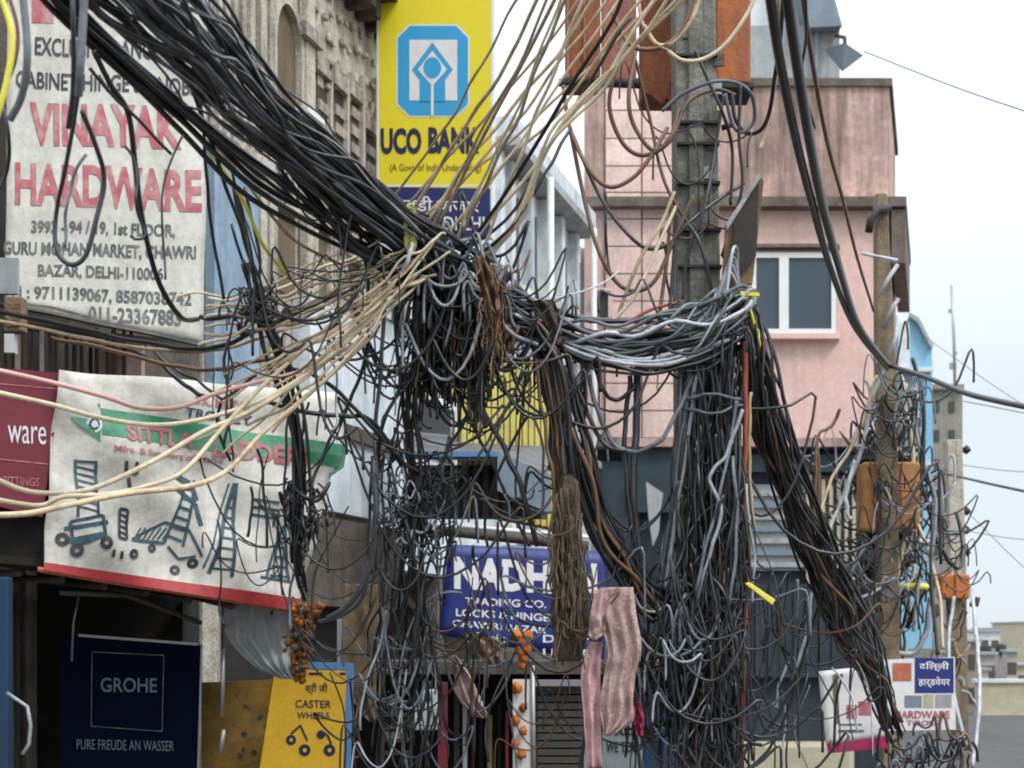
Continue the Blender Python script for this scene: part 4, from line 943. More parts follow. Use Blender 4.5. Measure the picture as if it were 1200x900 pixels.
# leaning board by the pole
m = MB(); m.slab([P(889, 204, 9.25), P(895, 212, 9.25), P(882, 332, 9.3), P(846, 338, 9.3), P(851, 262, 9.25)], Vector((0, .04, 0)))
o = m.build('leaning_board', M['brownw'], None, 'dark pointed timber board leaning against the right side of the big pole', 'board')
m = MB(); m.slab([P(851, 262, 9.22), P(889, 203, 9.22), P(892, 207, 9.22), P(852, 270, 9.22)], Vector((0, .03, 0))); m.build('pale_edge', M['light'], o)
m = MB(); m.slab([P(860, 262, 9.23), P(889, 215, 9.23), P(886, 300, 9.25), P(860, 330, 9.25)], Vector((0, .015, 0))); m.build('dark_face', M['clamp'], o)

YT = 16.0
b = thing('timber_pole', 'brown weathered pole with two amber boxes, tangled in cables at the right', 'pole', Vector(((1041 - CX) / F * YT, YT, 0)))
taper(1027, 1040, 226, 1028, 1053, 470, YT, .16).build('shaft', M['wood'], b, bevel=.015)
taper(1031, 1052, 470, 1036, 1058, 1085, YT - .55, .18).build('lower_shaft', M['wood'], b, bevel=.015)
m = MB(); m.tube([P(1018, 272, YT - .1), P(1020, 258, YT - .1), P(1029, 246, YT - .1), P(1042, 244, YT)], .04, 8); m.build('insulator_hook', M['clamp'], b)
m = MB(); m.tube([P(1010, 297, YT - .1), P(1052, 305, YT - .1)], .016, 6); m.build('white_rod', M['light'], b)
for i, (pts) in enumerate([[(1032, 345), (1040, 328), (1052, 310)], [(1035, 385), (1046, 360), (1053, 350)], [(1040, 420), (1050, 395), (1052, 370)]]):
    m = MB(); m.tube([P(x, y, YT - .12) for x, y in pts], .022, 6); m.build('white_wrap', M['light'], b)
for x0, x1, y0, y1, mm in ((1011, 1037, 541, 622, 'orange2'), (1050, 1079, 541, 619, 'orange2')):
    m = MB(); m.pbox(x0, x1, y0, y1, YT - .45, .3); m.build('meter_box', M[mm], b, bevel=.03)
m = MB(); m.pbox(1050, 1057, 543, 617, YT - .47, .03); m.build('box_edge', M['rust'], b)
for y in (534, 622, 656): m = MB(); m.pbox(1012, 1074, y, y + 4, YT - .05, .4); m.build('clamp_band', M['clamp'], b)
m = MB(); 
for k in range(15):
    pass
ring = [Vector((math.cos(k * .4488) * .27, math.sin(k * .4488) * .27, 0)) + P(1055, 688, YT + .05) for k in range(15)]
m.tube(ring, .035, 6); m.build('basket_ring', M['yel'], b)
for k in range(0, 14, 2): m = MB(); m.tube([ring[k], ring[k] * .35 + P(1052, 762, YT + .05) * .65], .018, 5); m.build('basket_wire', M['clamp'], b)

YF_ = 22.0
b = thing('far_concrete_pole', 'pale far pole with iron side pegs and a small red-orange box', 'pole', Vector(((1122 - CX) / F * YF_, YF_, 0)))
taper(1110, 1128, 515, 1115, 1134, 700, YF_, .22).build('shaft', M['stone'], b, bevel=.015)
taper(1113, 1133, 700, 1120, 1138, 985, YF_, .22).build('lower_shaft', M['wood'], b, bevel=.015)
for k, y in enumerate((528, 600, 622, 648)):
    m = MB(); m.tube([P(1127, y, YF_ + .1), P(1135, y, YF_ + .1)], .035, 6); m.tube([P(1130, y + 1, YF_ + .1), P(1135, y - 3, YF_ + .1)], .055, 8); m.build('peg', M['clamp'], b)
m = MB(); m.pbox(1104, 1137, 673, 702, YF_ - .12, .3); m.build('junction_box', M['orange'], b, bevel=.03)
m = MB(); m.pbox(1119, 1121, 673, 702, YF_ - .14, .03); m.build('box_seam', M['rust'], b)
m = MB(); m.tube([P(1137, 708, YF_), P(1144, 709, YF_), P(1146, 700, YF_)], .04, 6); m.build('hook', M['clamp'], b)

# ================================================================== CABLES
allm = ['black'] * 7 + ['dark'] * 4 + ['grey']
lab = lambda s: {'black': 'black cable ' + s, 'dark': 'dark grey cable ' + s, 'grey': 'grey cable ' + s, 'light': 'pale grey cable ' + s, 'beige': 'beige cable ' + s, 'cream': 'cream cable ' + s, 'brownc': 'brown cable ' + s}
grp = lambda s: {k: v + ' cables ' + s for k, v in (('black', 'black'), ('dark', 'dark grey'), ('grey', 'grey'), ('light', 'pale grey'), ('beige', 'beige'), ('cream', 'cream'), ('brownc', 'brown'))}
S1 = [(95, -100, 5.6, 84), (185, 0, 6.1, 60), (255, 78, 6.7, 46), (328, 152, 7.3, 36), (407, 217, 8.0, 31), (482, 276, 8.6, 28), (525, 312, 8.9, 38)]
bundle(S1, 44, allm + ['grey', 'grey', 'light'], (2, 8.5), lab('standing in for highlights in the thick bundle from the upper left'), grp('in the thick upper left bundle'), n=50, twist=1.5, wob=.3)  # extra grey and pale strands put highlights into the black bundle
bundle(S1, 5, ['light', 'grey'], (4, 6), lab('standing in for highlights in the thick bundle from the upper left'), grp('in the thick upper left bundle'), n=46, twist=1.2)  # pale strands added as highlights on the black cables
S1b = [(20, -70, 5.8, 14), (75, 5, 6.1, 14), (150, 78, 6.5, 12), (220, 140, 7.0, 14), (300, 210, 7.6, 20), (380, 262, 8.2, 20), (480, 300, 8.7, 18)]
bundle(S1b, 9, allm, (4, 8), lab('in the lower loose run under the thick upper left bundle'), grp('in the lower loose upper left run'), n=44, twist=2)
S1c = [(330, 190, 7.8, 22), (390, 265, 8.2, 20), (450, 315, 8.6, 20), (520, 350, 8.9, 26), (600, 372, 9.0, 18)]
bundle(S1c, 8, allm, (4, 8), lab('slung low beneath the thick bundle just before the knot'), grp('slung beneath the thick bundle'), n=34, twist=2)
# knot to the pole
S2 = [(485, 280, 8.6, 30), (545, 325, 8.9, 30), (600, 362, 9.05, 26), (660, 388, 9.1, 24), (730, 398, 9.1, 24), (800, 388, 9.1, 28), (850, 368, 9.15, 26), (878, 352, 9.3, 16)]
bundle(S2, 18, ['black', 'black', 'dark', 'dark', 'grey'], (4, 8), lab('in the sagging bundle between the knot and the big pole'), grp('between the knot and the big pole'), n=46, twist=3, wob=.5)
bundle(S2[2:], 12, ['light', 'grey', 'light'], (3, 5), lab('on the bright sagging bundle reaching the big pole'), grp('on the sagging bundle at the big pole'), n=36, twist=3, wob=.6, spread=1.1)
S2b = [(640, 392, 9.05, 10), (700, 420, 9.0, 12), (770, 426, 9.0, 12), (830, 408, 9.1, 12), (885, 372, 9.3, 8)]
B_up = bundle(S2b, 8, ['grey', 'light', 'black'], (3, 6), '', '', n=30, stuff=True)
for i in range(7):
    x = 858 + i * 3
    cable([(800 + i * 8, 400 - i * 5, 9.1), (840 + i * 3, 350 - i * 9, 9.1), (852 + i * 2, 318 - i * 4, 9.2), (864, 335 - i * 3, 9.25), (872, 372, 9.3)], 4, random.choice(['light', 'grey', 'light']), 'pale cable looped over the right side of the big pole above the yellow tie', 'loop cables hitched on the big pole', n=26)
# falling bundle to the lower right
S3 = [(872, 350, 9.3, 12), (884, 410, 9.3, 18), (902, 490, 9.4, 21), (930, 575, 9.6, 22), (962, 655, 9.9, 24), (986, 705, 10.3, 24), (1004, 752, 11.0, 22), (1030, 800, 12.0, 18), (1046, 860, 12.4, 16)]
bundle(S3, 30, ['black'] * 6 + ['dark'] * 3 + ['grey', 'brownc'], (2.4, 5), lab('in the bundle falling from the big pole to the lower right'), grp('falling to the lower right'), n=44, twist=3, wob=.7, ends=.12)
# falling bundle left of the pole
S4 = [(615, 375, 9.0, 16), (645, 420, 9.0, 20), (668, 500, 9.0, 18), (690, 580, 9.05, 16), (718, 645, 9.1, 16), (748, 688, 9.15, 16), (775, 715, 9.2, 20)]
bundle(S4, 16, ['black'] * 6 + ['dark'] * 3 + ['brownc'], (3.5, 7), lab('in the bundle dropping from the sagging run to the pole foot'), grp('dropping left of the big pole'), n=40, twist=3, wob=.5)
S4b = [(638, 420, 8.95, 12), (648, 480, 8.95, 14), (655, 540, 8.95, 14), (662, 600, 8.95, 14)]
B_sack = bundle(S4b, 12, ['black', 'dark', 'brownc'], (3, 6), '', '', n=24, stuff=True)
# vertical masses on the pole
S5 = [(842, 372, 9.35, 26), (838, 470, 9.3, 30), (836, 580, 9.3, 34), (832, 690, 9.25, 40), (828, 800, 9.2, 44), (826, 930, 9.2, 46)]
bundle(S5, 28, ['black'] * 5 + ['dark'] * 4 + ['grey', 'brownc'], (3, 5.5), lab('running down the face of the big concrete pole'), grp('running down the big concrete pole'), n=40, twist=2.4, wob=.6, ends=.15)
# thin bundle hanging left, from the small knot down past the trolley banner
S6 = [(268, 190, 8.0, 16), (290, 290, 8.2, 12), (303, 352, 8.3, 10), (330, 420, 8.4, 14), (348, 500, 8.5, 12), (352, 585, 8.6, 14), (350, 660, 8.7, 12), (362, 712, 8.9, 8)]
bundle(S6, 10, ['black', 'black', 'dark'], (3, 5.5), lab('in the thin vertical bundle crossing the trolley banner'), grp('in the thin vertical bundle'), n=36, twist=3, wob=.7, ends=.2)
# down from the knot to the dark cluster and on to the bottom
S7 = [(500, 300, 8.7, 20), (490, 400, 8.8, 18), (478, 480, 8.9, 12), (488, 575, 9.0, 14), (482, 680, 9.1, 22), (470, 790, 9.3, 20), (462, 920, 9.4, 20)]
bundle(S7, 9, ['black', 'black', 'dark', 'grey'], (3, 5.5), lab('hanging from the knot down to the bottom centre'), grp('hanging down from the knot'), n=40, twist=3, wob=.8, ends=.25)

# beige fan, up to the right from the knot
NTH = ['first', 'second', 'third', 'fourth', 'fifth', 'sixth', 'seventh', 'eighth', 'ninth', 'tenth', 'eleventh', 'twelfth', 'thirteenth', 'fourteenth', 'fifteenth']
ends_ = [(655, -30), (662, -30), (668, -30), (688, -30), (700, -30), (712, -28), (735, -30), (745, -30), (772, -30), (788, -30), (800, -30), (640, -20), (628, -30), (676, -30)]
ends_.sort()
for i, (x, y) in enumerate(ends_):
    sx, sy = 458 + (i * 17) % 110, 236 + (i * 23) % 50 + ((i * 17) % 110) * .3; Ya = 8.8; Yb = 7.4 + .1 * i
    mx_, my_ = (sx + x) / 2, (sy + y) / 2 + random.uniform(4, 16)
    q1, q2 = (sx * .75 + x * .25, sy * .75 + y * .25 + random.uniform(0, 9)), (sx * .25 + x * .75 + random.uniform(-4, 4), sy * .25 + y * .75 + random.uniform(6, 16))
    cable([(sx, sy, Ya), (*q1, Ya * .75 + Yb * .25), (mx_, my_, (Ya + Yb) / 2), (*q2, Ya * .25 + Yb * .75), (x, y, Yb)], random.uniform(3.4, 5.2), random.choice(['beige', 'cream', 'beige']), NTH[i] + ' beige cable from the left in the fan above the knot', 'beige cables fanning up from the knot', n=24, jit=.03)
for i in range(3):
    cable([(560 + i * 9, 300, 8.8), (600 + i * 8, 262 - i * 9, 8.7), (650, 150 + i * 6, 8.5), (705, 90 + i * 8, 8.4), (752, 45, 8.2), (800 + i * 14, -25, 8.0)], 4.4, 'cream', NTH[i] + ' cream cable from the left sweeping up to the pole top', 'cream cables sweeping up to the pole top', n=30, jit=.03)
cable([(540, 300, 8.8), (590, 230, 8.6), (640, 150, 8.3), (672, 95, 8.1), (720, 20, 7.9), (735, -30, 7.8)], 5, 'black', 'black cable running up beside the beige fan', n=24)
cable([(540, 296, 8.8), (600, 250, 8.7), (650, 160, 8.7), (692, 95, 8.6), (724, 40, 8.5), (740, 20, 8.5)], 4, 'black', 'black cable from the knot to the rust red cabinet', n=24)
# loops at the pole top
loops = [
 ([(732, 40, 9.3), (722, 80, 9.2), (714, 125, 9.2), (730, 168, 9.2), (755, 182, 9.2), (785, 165, 9.2), (806, 120, 9.3), (838, 105, 9.4), (862, 112, 9.4)], 5, 'brownc', 'brown loop cable hanging widest in front of the pink wall panels'),
 ([(745, 60, 9.3), (737, 110, 9.2), (742, 145, 9.2), (765, 176, 9.2), (786, 160, 9.2), (796, 128, 9.3)], 5, 'brownc', 'inner brown loop cable between the rust cabinets and the pole'),
 ([(660, 100, 9.3), (668, 150, 9.3), (690, 198, 9.2), (714, 219, 9.2), (742, 208, 9.2), (765, 180, 9.2), (782, 150, 9.3)], 5, 'brownc', 'olive-brown loop cable sagging left of the pole at mid height'),
 ([(668, 150, 9.3), (684, 230, 9.3), (700, 290, 9.2), (722, 330, 9.2), (745, 341, 9.2), (768, 328, 9.2), (790, 280, 9.2), (812, 230, 9.2)], 5, 'brownc', 'lowest and largest brown loop cable in front of the pink panels'),
 ([(672, 160, 9.3), (702, 228, 9.3), (730, 268, 9.2), (758, 291, 9.2), (785, 285, 9.2), (806, 262, 9.2), (840, 235, 9.3), (872, 215, 9.4)], 4.5, 'black', 'black loop cable running behind the pole at window height'),
 ([(745, 70, 9.3), (764, 150, 9.3), (772, 190, 9.25), (784, 225, 9.2), (806, 262, 9.2)], 4, 'brownc', 'straight brown cable dropping from the rust cabinet to the pole'),
 ([(716, 10, 9.1), (736, 50, 9.0), (760, 58, 9.0), (785, 50, 9.0), (802, 30, 9.0), (815, -10, 9.0)], 5.5, 'brownc', 'thick brown loop cable at the very top left of the pole'),
 ([(783, 60, 9.0), (800, 71, 9.0), (825, 69, 9.0), (852, 50, 9.0), (880, 8, 9.0), (886, -20, 9.0)], 5, 'cream', 'cream loop cable crossing the pole top in front of the orange door'),
 ([(755, 30, 9.0), (770, 52, 9.0), (790, 48, 9.0), (812, 20, 9.0), (822, -12, 9.0)], 5, 'beige', 'beige loop cable across the rust cabinet at the pole top'),
 ([(748, -10, 9.1), (752, 25, 9.05), (768, 50, 9.0), (784, 60, 9.0)], 4, 'beige', 'short beige cable end at the top of the rust cabinet'),
 ([(776, 130, 9.2), (800, 110, 9.2), (835, 96, 9.2), (862, 97, 9.3), (880, 110, 9.3), (884, 140, 9.4), (870, 155, 9.4), (858, 145, 9.4), (850, 110, 9.4)], 4.5, 'grey', 'grey cable arched over the pole under the orange door'),
 ([(858, 112, 9.4), (862, 140, 9.4), (876, 156, 9.4), (892, 152, 9.3), (902, 130, 9.2), (908, 90, 9.0), (915, 40, 8.8), (918, -20, 8.6)], 5, 'black', 'black loop cable swinging up to the right of the orange door'),
 ([(868, 100, 9.3), (866, 160, 9.3), (870, 215, 9.3), (858, 262, 9.3), (846, 300, 9.3)], 4, 'black', 'black cable dropping beside the leaning board'),
 ([(848, 110, 9.3), (838, 175, 9.3), (826, 240, 9.2), (806, 300, 9.2), (800, 350, 9.2)], 4, 'dark', 'dark cable slanting down the left edge of the pole shaft'),
 ([(806, 262, 9.2), (820, 285, 9.15), (832, 330, 9.15), (836, 370, 9.2)], 4.5, 'black', 'black cable curving down the shaft above the sagging bundle'),
 ([(815, 60, 9.2), (828, 90, 9.2), (846, 130, 9.2), (858, 175, 9.3), (856, 240, 9.3)], 4, 'black', 'black cable crossing the shaft under the cream loop'),
 ([(787, 230, 9.2), (782, 300, 9.2), (776, 345, 9.2), (772, 378, 9.15)], 4.5, 'brownc', 'brown cable dropping straight to the sagging bundle left of the pole'),
 ([(793, 250, 9.2), (788, 320, 9.2), (784, 375, 9.15)], 4, 'black', 'black cable beside the brown one, left edge of the pole'),
]
for c, w_, m_, l_ in loops: cable(c, w_, m_, l_, n=8 * len(c))
cable([(790, 225, 9.2), (775, 262, 9.15), (752, 300, 9.1), (735, 340, 9.1), (722, 376, 9.1)], 4.5, 'beige', 'beige cable slanting down from the pole to the sagging bundle, left one')
cable([(793, 240, 9.2), (770, 290, 9.15), (745, 345, 9.1), (716, 378, 9.1)], 4.5, 'cream', 'cream cable slanting down from the pole to the sagging bundle, right one')
cable([(793, 355, 9.2), (765, 362, 9.15), (735, 378, 9.1)], 4, 'redc', 'short rust-red cable from the pole to the sagging bundle')
cable([(600, 352, 9.0), (650, 350, 9.0), (700, 335, 9.1), (725, 318, 9.2)], 2.2, 'light', 'thin pale cable crossing the white house above the sagging bundle')

# the pair of heavy cables down to the timber pole and out to the right
cable([(898, -40, 6.2), (912, 60, 6.8), (932, 160, 7.6), (952, 240, 8.6), (972, 310, 10), (1000, 380, 12.5), (1040, 432, 15.8)], 9, 'black', 'thick black cable sweeping from the top edge to the timber pole, left one', n=60)
cable([(918, -40, 6.2), (932, 60, 6.8), (948, 160, 7.6), (964, 240, 8.6), (984, 315, 10), (1006, 380, 12.5), (1042, 430, 15.8)], 10, 'black', 'thick black cable sweeping from the top edge to the timber pole, right one', n=60)
cable([(936, -40, 8), (950, 60, 8.6), (968, 160, 9.6), (988, 235, 11), (1004, 300, 13), (1024, 365, 15.6)], 4.5, 'brownc', 'thin brown cable right of the two thick black ones', n=50)
cable([(943, -30, 8), (945, 40, 8.3), (940, 90, 8.6), (955, 150, 9.2)], 3.5, 'black', 'thin black cable in front of the grey house eave')
cable([(912, -20, 8.6), (912, 60, 9), (906, 110, 9.3), (898, 150, 9.4), (890, 175, 9.4)], 4, 'beige', 'tan cable hanging right of the orange door')
cable([(1040, 428, 15.8), (1085, 442, 14.5), (1130, 460, 13.2), (1170, 470, 12.4), (1240, 484, 11.2)], 6.5, 'black', 'black cable running out right from the timber pole against the sky', n=30)
cable([(1095, 552, 22), (1130, 560, 20), (1165, 568, 18), (1240, 584, 15)], 3.4, 'grey', 'grey cable leaving the far pole to the right border', n=24)
for i, (p0, p1, w_, l_) in enumerate([((1012, 60), (1240, 143), 1.6, 'thin wire from the lamp shade across the sky to the right'), ((1085, 395), (1240, 500), .9, 'faint wire falling across the sky beside the mast'),
        ((1128, 545), (1240, 553), .9, 'faint level wire right of the far pole, upper one'), ((1132, 622), (1240, 634), .9, 'faint level wire right of the far pole, lower one'), ((1134, 600), (1240, 700), .9, 'faint wire slanting down behind the far pole')]):
    cable([(*p0, 30), ((p0[0] + p1[0]) / 2, (p0[1] + p1[1]) / 2 + 3, 28), (*p1, 26)], w_, 'grey', l_, n=12)
cable([(1128, 470, 24), (1160, 476, 22), (1240, 492, 20)], 1.2, 'grey', 'faint wire just under the heavy black cable at the right border')

# beige fan, lower left
cable([(-30, 428, 7.6), (60, 448, 7.7), (120, 464, 7.8), (165, 478, 7.9), (210, 477, 8.0), (250, 462, 8.1), (300, 448, 8.2), (360, 432, 8.4), (430, 395, 8.6)], 5.5, 'pinkc', 'dusty pink cable sagging across the top of the trolley banner', n=70)
cable([(-30, 454, 7.5), (60, 474, 7.6), (120, 490, 7.7), (185, 498, 7.8), (250, 488, 8.0), (320, 462, 8.2), (390, 415, 8.4), (460, 350, 8.6)], 5.5, 'cream', 'cream cable sagging over the green arrow of the trolley banner', n=70)
cable([(-30, 548, 7.0), (20, 572, 7.1), (60, 578, 7.2), (110, 572, 7.3), (180, 540, 7.5), (240, 505, 7.8), (300, 478, 8.1), (380, 425, 8.4), (450, 350, 8.7)], 6.2, 'cream', 'uppermost of three thick cream cables low across the trolley banner', n=80)
cable([(-30, 580, 6.9), (20, 590, 7.0), (50, 592, 7.1), (75, 582, 7.1), (120, 580, 7.2), (170, 570, 7.4), (215, 552, 7.6), (262, 500, 7.9), (310, 450, 8.2), (400, 370, 8.6)], 6, 'cream', 'wavy middle one of three thick cream cables low across the trolley banner', n=90)
cable([(-30, 604, 6.8), (30, 602, 6.9), (80, 592, 7.0), (150, 578, 7.2), (220, 570, 7.5), (265, 552, 7.8), (310, 505, 8.1), (370, 455, 8.4), (440, 390, 8.7)], 6.5, 'beige', 'lowest of three thick cream cables low across the trolley banner', n=80)
for i in range(15):
    g = random.gauss
    a0 = (470 + (i * 13) % 60, 270 + (i * 17) % 64); a4 = (210 + (i * 29) % 120, 350 + i * 13 + g(0, 8))
    q = lambda t, sag: (a0[0] + (a4[0] - a0[0]) * t + g(0, 4), a0[1] + (a4[1] - a0[1]) * t + sag)
    cable([(*a0, 8.45), (*q(.2, g(6, 4)), 8.4), (*q(.45, g(12, 5)), 8.35), (*q(.72, g(12, 5)), 8.3), (*a4, 8.25)],
          random.uniform(2.8, 4.2), random.choice(['beige', 'beige', 'cream']), NTH[i] + ' beige cable from the top in the slanting sheaf left of the knot', 'beige sheaf left of the knot', n=34, jit=.03)
for i in range(5):
    cable([(240, 352 + i * 10, 8.5), (290, 350 + i * 9 + random.uniform(-5, 5), 8.4), (350, 330 + i * 10, 8.5), (400, 305 + i * 10, 8.6), (450, 290 + i * 9, 8.7)], 3.6, random.choice(['beige', 'cream']), NTH[i] + ' beige cable from the top in the level run between the two knots', 'level beige cables left of the knot', n=26, jit=.05)
cable([(240, 170, 7.6), (262, 200, 7.7), (285, 235, 7.8), (310, 290, 8.0), (345, 330, 8.3)], 4.5, 'yel', 'yellow-tan cable coming out below the thick bundle, upper one')
cable([(246, 165, 7.6), (275, 195, 7.7), (320, 255, 7.9), (350, 285, 8.2), (400, 310, 8.5)], 4, 'beige', 'yellow-tan cable coming out below the thick bundle, lower one')

# dark runs behind the banners
runs = [
 ([(-20, 362, 9.6), (60, 378, 9.5), (140, 396, 9.3), (215, 408, 9.0), (260, 405, 8.8), (320, 380, 8.5), (400, 340, 8.6)], 6, 'dark', 'dark cable sagging along the bottom hem of the hardware banner'),
 ([(-20, 372, 9.6), (70, 390, 9.5), (150, 406, 9.3), (230, 412, 9.0), (300, 398, 8.8), (380, 360, 8.7)], 4.5, 'beige', 'olive-beige cable under the hardware banner hem'),
 ([(60, 396, 9.6), (130, 410, 9.5), (200, 428, 9.3), (260, 432, 9.1), (330, 415, 8.9), (400, 380, 8.8)], 5, 'brownc', 'brown cable sagging just above the trolley banner'),
 ([(150, 408, 9.5), (185, 425, 9.4), (215, 450, 9.3), (240, 465, 9.2)], 5.5, 'black', 'short thick black cable end slanting behind the banner top'),
 ([(168, 400, 9.5), (200, 430, 9.4), (230, 445, 9.3), (262, 470, 9.2)], 4, 'black', 'thin black cable slanting behind the banner top'),
 ([(235, 372, 8.6), (262, 372, 8.5), (285, 362, 8.4), (303, 356, 8.3)], 6, 'black', 'thick black cable going into the small knot from the left'),
 ([(232, 60, 7.2), (240, 180, 7.6), (250, 270, 7.9), (262, 350, 8.1)], 4.5, 'dark', 'dark slack cable falling in front of the blue wall, left one'),
 ([(220, 90, 7.0), (262, 210, 7.5), (285, 275, 8.0), (302, 345, 8.2)], 5, 'black', 'black slack cable falling to the small knot'),
 ([(268, 395, 8.4), (262, 430, 8.4), (272, 470, 8.4), (262, 520, 8.4)], 4, 'black', 'short black cable hanging below the small knot'),
 ([(300, 440, 8.6), (262, 470, 8.7), (255, 500, 8.8), (270, 540, 8.9)], 4, 'dark', 'dark curl hanging behind the cream cables'),
 ([(310, 470, 8.5), (345, 480, 8.5), (400, 488, 8.6), (425, 488, 8.7), (450, 510, 8.8), (470, 545, 8.9)], 5.5, 'black', 'black cable crossing right from the vertical bundle to the dark cluster'),
 ([(330, 430, 8.5), (370, 440, 8.5), (405, 468, 8.6), (440, 505, 8.7), (475, 545, 8.9), (505, 560, 9.0)], 5, 'black', 'black cable slanting down right to the dark cluster'),
 ([(452, 330, 8.7), (448, 420, 8.7), (440, 500, 8.8), (443, 560, 8.8), (436, 640, 8.9), (425, 700, 9.0), (398, 722, 9.1), (372, 728, 9.2)], 5, 'grey', 'grey cable hanging from the knot and hooking left at the bottom'),
 ([(438, 540, 8.7), (440, 600, 8.7), (434, 660, 8.8), (412, 705, 8.9), (385, 724, 9.0)], 7, 'grey', 'thick pale-edged cable curving to the orange flower tuft'),
 ([(470, 300, 8.7), (462, 380, 8.8), (468, 450, 8.8), (448, 500, 8.8), (442, 560, 8.9)], 5, 'black', 'black cable hanging left of the dark clump'),
 ([(420, 270, 8.5), (432, 340, 8.6), (428, 420, 8.7), (405, 480, 8.8), (375, 540, 8.8), (362, 590, 8.7)], 4.5, 'black', 'black cable swinging from the thick bundle to the vertical bundle'),
 ([(600, 390, 9.0), (570, 450, 9.0), (540, 500, 9.0), (515, 545, 9.0), (498, 575, 9.0)], 4.5, 'black', 'black cable slanting left from the sagging bundle to the dark cluster'),
 ([(545, 420, 9.0), (560, 470, 9.0), (588, 520, 9.0), (610, 570, 9.0), (630, 640, 9.05)], 6.5, 'black', 'black cable slanting down across the yellow shutter'),
 ([(530, 430, 9.0), (545, 480, 9.0), (580, 550, 9.05), (600, 600, 9.1), (620, 640, 9.1)], 4, 'dark', 'thin dark cable beside the black one on the yellow shutter'),
 ([(612, 430, 9.0), (600, 470, 9.0), (580, 500, 9.0), (560, 540, 9.0)], 3.5, 'grey', 'short grey cable curving over the yellow shutter'),
 ([(690, 440, 9.0), (700, 480, 9.0), (716, 515, 9.0), (745, 530, 9.0), (775, 515, 9.0), (795, 480, 9.05), (812, 440, 9.1)], 5.5, 'grey', 'grey loop cable hanging between the falling bundle and the pole'),
 ([(672, 440, 9.0), (690, 490, 9.0), (712, 522, 9.0), (735, 528, 9.0)], 5.5, 'black', 'black cable joining the grey loop left of the pole'),
 ([(696, 420, 9.05), (705, 455, 9.05), (722, 468, 9.05), (742, 455, 9.05), (752, 425, 9.1)], 5, 'black', 'small black loop hanging from the sagging bundle'),
 ([(748, 430, 9.1), (745, 500, 9.1), (742, 580, 9.1), (750, 650, 9.15), (760, 700, 9.2)], 9, 'dark', 'thick dark cable dropping straight left of the pole'),
 ([(738, 440, 9.1), (732, 520, 9.1), (738, 600, 9.1), (752, 680, 9.15)], 6, 'black', 'black cable next to the thick dark one left of the pole'),
 ([(808, 430, 9.1), (800, 500, 9.1), (790, 580, 9.1), (778, 650, 9.15), (770, 720, 9.2)], 6, 'grey', 'blue-grey cable sloping down the left edge of the pole'),
 ([(816, 440, 9.1), (805, 520, 9.1), (792, 600, 9.1), (780, 690, 9.15)], 5, 'light', 'pale cable sloping down the left edge of the pole'),
 ([(870, 480, 9.0), (852, 530, 9.0), (832, 560, 9.0), (845, 600, 9.0), (828, 660, 9.0), (812, 720, 9.1)], 4.5, 'light', 'pale cable zigzagging down the front of the pole'),
 ([(862, 470, 9.0), (856, 520, 9.0), (838, 600, 9.0), (818, 680, 9.0), (806, 760, 9.1)], 4, 'grey', 'grey cable slanting across the front of the pole'),
 ([(873, 400, 9.15), (874, 480, 9.15), (872, 560, 9.15), (877, 640, 9.15), (872, 740, 9.2), (868, 910, 9.2)], 6.5, 'redc', 'rust-red cable running straight down the right edge of the pole'),
 ([(880, 460, 9.15), (878, 540, 9.15), (884, 620, 9.15)], 4, 'beige', 'tan cable beside the rust-red one'),
 ([(875, 350, 9.2), (884, 380, 9.2), (890, 400, 9.2), (886, 420, 9.25)], 4, 'yel', 'yellow tie tail hanging at the right of the pole'),
 ([(800, 470, 9.1), (830, 462, 9.0), (868, 468, 9.1)], 3.8, 'grey', 'grey band cable wound round the pole, upper one'),
 ([(800, 478, 9.1), (835, 484, 9.0), (870, 474, 9.1)], 3.8, 'grey', 'grey band cable wound round the pole, lower one'),
 ([(560, 330, 8.9), (575, 360, 8.8), (600, 392, 8.8), (630, 404, 8.9)], 5, 'light', 'pale cable draped over the knot'),
 ([(483, 285, 8.4), (476, 310, 8.4), (462, 330, 8.5), (450, 342, 8.6)], 5.5, 'light', 'pale tie cable hanging from the yellow wrap'),
 ([(560, 300, 8.8), (600, 265, 8.7), (640, 200, 8.7), (668, 150, 8.8)], 4, 'black', 'black cable rising right of the knot to the white house roof'),
]
for c, w_, m_, l_ in runs: cable(c, w_, m_, l_, n=8 * len(c), jit=.012)

